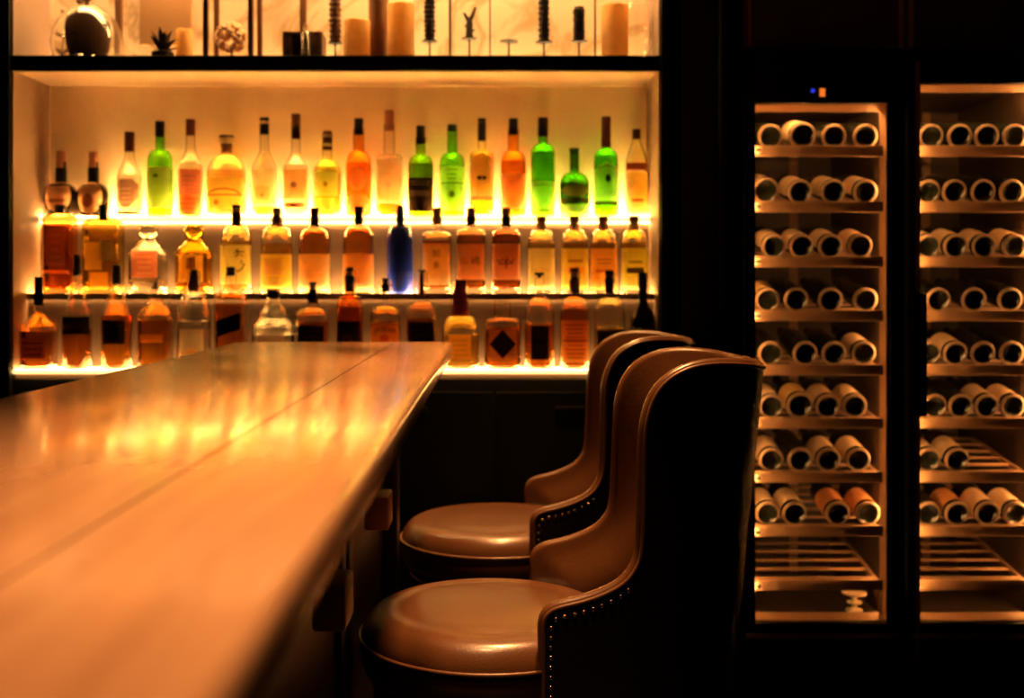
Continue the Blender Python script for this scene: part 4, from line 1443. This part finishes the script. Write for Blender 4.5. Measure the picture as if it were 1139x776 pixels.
def fridge(label, px0, px1, ytop, side, empties):
    """px0..px1: inner clear width; side: which side the bright brackets are on"""
    x0, x1 = X(px0, DG), X(px1, DG)
    xm = (x0 + x1) / 2
    w = (x1 - x0) / 2
    zb, zt = Z(690, DG), Z(ytop, DG)
    t = thing('wine_fridge', label, 'wine fridge', (xm, DG, 0), 'wine fridges')
    FX = .030
    # casing: sides, back, top, bottom around the interior
    bm = BM()
    add_box(bm, -w - FX, -w - .004, .03, .62, .09, 2.02, .003)
    add_box(bm, w + .004, w + FX, .03, .62, .09, 2.02, .003)
    add_box(bm, -w - .004, w + .004, .60, .62, .09, 2.02)
    add_box(bm, -w - .004, w + .004, .03, .60, zt + .01, 2.02)
    add_box(bm, -w - .004, w + .004, .03, .60, .09, zb - .01)
    obj('casing', bm, M_fridge, t)
    bm = BM()
    add_box(bm, -w - .004, -w, .012, .60, zb - .01, zt + .01)
    add_box(bm, w, w + .004, .012, .60, zb - .01, zt + .01)
    add_box(bm, -w, w, .594, .60, zb - .01, zt + .01)
    add_box(bm, -w, w, .012, .594, zt, zt + .01)
    add_box(bm, -w, w, .012, .594, zb - .01, zb)
    obj('lining', bm, M_inner, t)
    bm = BM()
    add_box(bm, -w - FX, w + FX, .035, .60, 0.02, .088, .003)
    obj('plinth', bm, M_fridge, t)
    # bronze frame just behind the pane
    bw = .011
    bm = BM()
    add_prism_x(bm, -w, w, [(.008, zt), (.040, zt), (.040, zt - .018)])
    add_prism_x(bm, -w, w, [(.008, zb), (.040, zb), (.040, zb + .015)])
    sx = 1 if side < 0 else -1
    add_prism_z(bm, zb, zt, [(w, .014), (w, .040), (w - bw, .040)])
    obj('inner_trim', bm, M_bronze, t)
    # LED strips in both front corners and under the top
    bm = BM()
    add_box(bm, -w + .0004, -w + .003, .009, .016, zb + .05, zt - .05)
    obj('led_strip', bm, M_fled, t)
    bm = BM()
    add_box(bm, w - .004, w - .0004, .042, .052, zb + .05, zt - .05)
    obj('led_strip', bm, M_fled, t)
    bm = BM()
    add_box(bm, -w + .03, w - .03, .044, .058, zt - .007, zt - .001)
    obj('led_strip', bm, M_fled, t)
    # door: frame, pane, handle
    bm = BM()
    fw = .030
    add_box(bm, -w - FX, -w, -.030, .004, .10, 2.02, .003)
    add_box(bm, w, w + FX, -.030, .004, .10, 2.02, .003)
    add_box(bm, -w, w, -.030, .004, zt, 2.02, .003)
    add_box(bm, -w, w, -.030, .004, .10, zb, .003)
    dr = obj('door', bm, M_fridge, t)
    bm = BM()
    add_box(bm, -w, w, -.012, -.006, zb, zt)
    obj('glass_pane', bm, M_pane, dr)
    hx = -sx
    hx = (w + FX * .55) if side < 0 else (-w - FX * .45)
    if side > 0:
        bm = BM()
        add_box(bm, hx - .016, hx + .024, -.060, -.040, Z(460, DG), Z(326, DG), .006)
        add_box(bm, hx - .006, hx + .006, -.042, -.028, Z(450, DG), Z(444, DG))
        add_box(bm, hx - .006, hx + .006, -.042, -.028, Z(344, DG), Z(338, DG))
        obj('handle', bm, M_black, dr)
        bm = BM()
        add_box(bm, -w - .016, -w - .002, -.0325, -.029, .12, 1.98, .001)
        obj('edge_strip', bm, M_bronze, dr)
    # bottom sill strip
    bm = BM()
    add_box(bm, -w - FX, w + FX, -.034, -.029, Z(706, DG), Z(701, DG), .001)
    obj('sill_strip', bm, M_bronze, dr)
    # rear standard
    bm = BM()
    add_box(bm, w * .28, w * .28 + .03, .585, .594, zb, zt, .001)
    for yy in RAILS:
        for q in range(3):
            zz = Z(yy, DG) + .02 + q * .025
            add_box(bm, w * .28 + .003, w * .28 + .027, .572, .586, zz, zz + .012, .001)
    obj('rear_standard', bm, M_rack, t)
    # racks
    rot = Matrix.Rotation(TILT, 3, 'X')
    for i, yy in enumerate(RAILS):
        z = Z(yy, DG + .03)
        org = Vector((0, .03, z))
        bm = BM()
        add_box(bm, -w + .004, w - .004, .024, .040, z - .017, z + .017, .003)
        n0 = len(bm.verts)
        for s in (-1, 1):
            add_box(bm, s * (w - .012) - .006, s * (w - .012) + .006, .040, .03 + RD, z - .012, z + .004, rot=rot, origin=org)
        for q in range(6):
            yq = .075 + q * .072
            add_box(bm, -w + .018, w - .018, yq, yq + .012, z - .004, z + .004, .0015, 1, rot=rot, origin=org)
        rk = obj('rack', bm, M_rack, t)
        bm = BM()
        bx_ = (-w + .002) if side < 0 else (w - .032)
        add_ball(bm, (bx_ + .015, .0135, z), .0095, 16, 10, (1.25, 1, 1.1))
        for q in range(4):
            pass
        obj('bracket', bm, M_chrome, rk)
    return t, xm, w


FA, FAx, FAw = fridge('tall wine fridge with lit display, beside the dark column', 838, 987, 116, -1, ())
FB, FBx, FBw = fridge('tall wine fridge cut by the picture edge, with black bar handle', 1020, 1153, 94, 1, ())
# control display on the first fridge
k = DG / F
ctl = bpy.data.objects.new('control_display', None)
bm = BM(); add_box(bm, X(885, DG) - FAx, X(925, DG) - FAx, -.0345, -.0305, Z(111, DG), Z(98, DG), .001)
cd = obj('control_panel', bm, M_black, FA)
bm = BM(); add_box(bm, X(908, DG) - FAx, X(914, DG) - FAx, -.037, -.0346, Z(109.5, DG), Z(100.5, DG), .0012); obj('orange_digit', bm, emit('display_orange', (1, .20, .02), 1.0), cd)
bm = BM(); add_cyl(bm, 0, 0, 0, .0025, .0065, 16, mat=Matrix.Translation((X(900.5, DG) - FAx, -.0346, Z(103, DG))) @ Matrix.Rotation(PI / 2, 4, 'X')); obj('blue_light', bm, emit('display_blue', (.05, .05, 1), .7), cd)
bpy.data.objects.remove(ctl)


# wine bottle prototype meshes
def wine_mesh(R, L_, sh):
    bm = BM()
    prof = [(0, .030), (R * .30, .028), (R * .55, .016), (R * .70, .004), (R * .80, 0), (R * .93, .0008), (R, .006), (R, L_ * sh), (R * .96, L_ * (sh + .05)), (R * .80, L_ * (sh + .10)),
            (R * .50, L_ * (sh + .16)), (.0165, L_ * (sh + .21)), (.0145, L_ - .03), (.0145, L_ - .006), (.0155, L_ - .006), (.0155, L_), (0, L_)]
    add_lathe(bm, prof, seg=28)
    me = bpy.data.meshes.new('wine_glass')
    bmesh.ops.recalc_face_normals(bm, faces=bm.faces[:])
    bm.to_mesh(me); bm.free()
    me.materials.append(M_wine)
    me.polygons.foreach_set('use_smooth', [True] * len(me.polygons))
    me.set_sharp_from_angle(angle=math.radians(40))
    return me


def ring_mesh(R):
    bm = BM()
    add_lathe(bm, [(R * .78, .0028), (R * .84, -.0006), (R * .93, 0), (R * 1.004, .006), (R * 1.004, .010), (R * .96, .010), (R * .86, .006), (R * .78, .0028)], seg=28)
    me = bpy.data.meshes.new('wine_base')
    bmesh.ops.recalc_face_normals(bm, faces=bm.faces[:])
    bm.to_mesh(me); bm.free()
    me.materials.append(M_wring)
    me.polygons.foreach_set('use_smooth', [True] * len(me.polygons))
    return me


def wlabel_mesh(R, z0, z1, m):
    bm = BM()
    vs = []
    A = math.radians(115)
    for j in range(5):
        z = z0 + (z1 - z0) * j / 4
        vs.append([bm.verts.new((R * 1.008 * math.sin(-A + 2 * A * i / 24), -R * 1.008 * math.cos(-A + 2 * A * i / 24), z)) for i in range(25)])
    for j in range(4):
        for i in range(24):
            bm.faces.new((vs[j][i], vs[j][i + 1], vs[j + 1][i + 1], vs[j + 1][i]))
    me = bpy.data.meshes.new('wine_label')
    bm.to_mesh(me); bm.free()
    me.materials.append(m)
    me.polygons.foreach_set('use_smooth', [True] * len(me.polygons))
    return me


R_BDX, R_BUR = .0385, .0415
BDX = (wine_mesh(R_BDX, .30, .60), ring_mesh(R_BDX), {m: wlabel_mesh(R_BDX, .026, .125, mm) for m, mm in (('c', M_wlab), ('g', M_wlab2), ('o', M_wlab3))})
BUR = (wine_mesh(R_BUR, .30, .46), ring_mesh(R_BUR), {m: wlabel_mesh(R_BUR, .026, .115, mm) for m, mm in (('c', M_wlab), ('g', M_wlab2), ('o', M_wlab3))})
BTILT = math.radians(11)
ORD = ['first', 'second', 'third', 'fourth', 'fifth', 'sixth']
RAILN = ['top', 'second', 'third', 'fourth', 'fifth', 'sixth', 'seventh', 'eighth']


def wine(px, row, kind, lb, fr, idx):
    R = R_BDX if kind == 0 else R_BUR
    mg, mr_, ml = BDX if kind == 0 else BUR
    D = DG + .052
    zrail = Z(RAILS[row], DG + .03)
    zc = zrail + .010 + R
    where = 'beside column' if fr == 0 else 'with bar handle'
    side = 'column' if fr == 0 else 'handle'
    look = {None: 'unlabelled dark', 'c': 'cream-labelled', 'g': 'gold-labelled', 'o': 'orange-labelled'}[lb]
    lab_ = f"{look} wine bottle, {ORD[idx]} from {side}, {RAILN[row]} rack down, fridge {where}"
    t = thing('wine_bottle', lab_, 'wine bottle', (X(px, D), D, zc), 'wine bottles lying in the fridge ' + where)
    roll = random.uniform(-.35, .35)
    yaw = random.uniform(-.01, .01)
    M = Matrix.Rotation(yaw, 3, 'Z') @ Matrix.Rotation(-PI / 2 + BTILT, 3, 'X') @ Matrix.Rotation(roll, 3, 'Z')
    t.rotation_euler = M.to_euler()
    for nm, me in (('glass_body', mg), ('base_rim', mr_)) + ((('wine_label', ml[lb]),) if lb else ()):
        o = bpy.data.objects.new(nm, me)
        COL.objects.link(o)
        o.parent = t


LEFT = [
    [(857, 0, None), (893, 1, 'c'), (928, 0, None), (963, 0, None)],
    [(852, 1, 'c'), (890, 0, 'c'), (927, 0, 'c'), (963, 0, 'c')],
    [(861, 0, 'c'), (892, 0, 'c'), (924, 0, 'c'), (957, 0, 'c')],
    [(854, 0, 'g'), (886, 0, None), (924, 0, None), (963, 0, None)],
    [(857, 0, None), (896, 0, None), (928, 0, None), (961, 0, 'c')],
    [(858, 0, 'c'), (890, 1, 'g'), (921, 0, 'c'), (951, 0, 'c')],
    [(858, 0, 'c'), (890, 0, None), (922, 0, 'c'), (955, 0, 'c')],
    [(854, 0, 'c'), (884, 0, 'c'), (932, 0, 'o'), (966, 0, 'o')],
]
RIGHT = [
    [(1036, 0, None), (1068, 0, None), (1098, 0, None), (1129, 0, None)],
    [(1033, 0, None), (1062, 0, None), (1094, 0, None), (1126, 0, None)],
    [(1033, 0, 'c'), (1063, 0, 'c'), (1095, 0, 'c'), (1129, 0, 'c')],
    [(1044, 0, None), (1084, 0, None), (1124, 0, None)],
    [(1033, 0, 'c'), (1063, 0, 'c'), (1094, 0, None), (1126, 0, None)],
    [(1040, 0, None), (1069, 0, None), (1098, 0, 'c'), (1127, 0, 'c')],
    [(1033, 0, 'c'), (1065, 0, 'c')],
    [(1033, 0, None), (1065, 0, 'o'), (1099, 0, 'c'), (1130, 0, 'c')],
]
for fr, rows in ((0, LEFT), (1, RIGHT)):
    for r, lst in enumerate(rows):
        for i, (px, kind, lb) in enumerate(lst):
            wine(px, r, kind, lb, fr, i)

# small stemmed dish at the bottom of the first fridge
d = DG + .10
ds = thing('glass_dish', 'small tiered glass dish on the floor of the fridge beside the column', 'dish', (X(950, d), d, Z(690, DG) + .0015))
bm = BM()
kk = d / F
add_lathe(bm, [(0, 0), (9 * kk, 0), (9 * kk, .006), (3 * kk, .012), (2.5 * kk, .020), (8 * kk, .026), (8 * kk, .031), (3 * kk, .035), (3 * kk, .045), (13 * kk, .055), (13.5 * kk, .060), (0, .052)], seg=28)
obj('dish_body', bm, M_chrome, ds)

# ------------------------------------------------------------------ surround of the fridges
def xs(px): return X(px, DG)


bm = BM(); add_box(bm, X(757, DB) + .001, xs(800), DG + .05, 4.3, 0, 2.95, .002); struct('wall_column', bm, M_darkwall)
bm = BM(); add_box(bm, xs(800), xs(826), DG - .02, 4.3, 0, 2.95, .004); struct('trim_1', bm, M_black)
bm = BM(); add_box(bm, FAx - FAw - .030, 2.5, DG + .01, 4.3, 2.03, 2.95, .003); struct('wall_header', bm, pbr('brown_black_panel', (.06, .045, .016), .4, noise_scale=5, noise_amt=.3))
bm = BM(); add_box(bm, FBx + FBw + .032, 2.5, DG - .01, 4.3, 0, 2.03, .003); struct('wall_pier', bm, M_darkwall)
for i, px in enumerate((828, 834, 1003, 1014)):
    bm = BM(); add_box(bm, xs(px) - .005, xs(px) + .005, DG - .006, DG + .012, 2.03, 2.95, .002); struct('trim_%d' % (i + 2), bm, M_bronze)

# ------------------------------------------------------------------ lamps of the room
M_lampcan = pbr('lamp_can', (.02, .018, .016), .4, metal=.5, noise_scale=20)
M_bulb = emit('lamp_bulb', (1, .6, .3), 6)


def downlight(label, x, y, power, size, blend, col=(1, .47, .18), tgt=None, rad=.05):
    t = thing('ceiling_spotlight', label, 'ceiling spotlight', (x, y, 2.95), 'ceiling spotlights')
    bm = BM()
    add_lathe(bm, [(.045, -.12), (.050, -.12), (.050, -.004), (.065, -.004), (.065, 0), (0, 0), (0, -.02), (.042, -.03), (.045, -.12)], seg=24)
    obj('lamp_housing', bm, M_lampcan, t)
    bm = BM(); add_cyl(bm, 0, 0, -.036, -.030, .036, 20); obj('lamp_bulb', bm, M_bulb, t)
    ld = bpy.data.lights.new('ceiling_spot', 'SPOT')
    ld.energy = power
    ld.color = col
    ld.spot_size = math.radians(size)
    ld.spot_blend = blend
    ld.shadow_soft_size = rad
    lo = bpy.data.objects.new('spot_beam', ld)
    COL.objects.link(lo)
    lo.location = (x, y, 2.82)
    tg = Vector(tgt if tgt else (x, y, 0)) - Vector(lo.location)
    lo.rotation_euler = tg.to_track_quat('-Z', 'Y').to_euler()


downlight('ceiling spotlight over the near end of the bar counter', -.08, .88, 300, 54, 1.0, rad=.10)
downlight('ceiling spotlight over the middle of the bar counter', -.10, 1.55, 190, 40, 1.0, rad=.10)
downlight('ceiling spotlight above the nearer bar stool', .20, 2.26, 520, 40, 1.0, col=(1, .42, .13), tgt=(.06, 2.18, .7), rad=.10)
downlight('ceiling spotlight in front of the bottles, above the bar stool by the shelving', .20, 3.06, 430, 40, 1.0, tgt=(.06, 3.0, .7), col=(1, .41, .12), rad=.10)

W = bpy.data.worlds.new('World')
SC.world = W
W.use_nodes = True
W.node_tree.nodes['Background'].inputs[0].default_value = (1, .85, .65, 1)
W.node_tree.nodes['Background'].inputs[1].default_value = .009

# ------------------------------------------------------------------ camera
cd_ = bpy.data.cameras.new('camera')
cam = bpy.data.objects.new('camera', cd_)
COL.objects.link(cam)
cam.location = (0, 0, CAMZ)
cam.rotation_euler = (PI / 2, 0, 0)
cd_.sensor_width = 36
cd_.lens = F / 1139 * 36
cd_.shift_x = (1139 / 2 - VX) / 1139
cd_.shift_y = -(776 / 2 - VY) / 1139
cd_.clip_start = .05
cd_.dof.use_dof = True
cd_.dof.focus_distance = 2.0
cd_.dof.aperture_fstop = 3.3
SC.camera = cam

SC.view_settings.view_transform = 'Standard'
SC.view_settings.look = 'None'
SC.view_settings.exposure = 0.0
SC.view_settings.gamma = 1.0
SC.view_settings.use_curve_mapping = False
SC.cycles.use_denoising = True
SC.cycles.max_bounces = 20
SC.cycles.transmission_bounces = 20
SC.cycles.transparent_max_bounces = 16
SC.cycles.diffuse_bounces = 4
SC.cycles.glossy_bounces = 6
SC.cycles.sample_clamp_indirect = 30.0
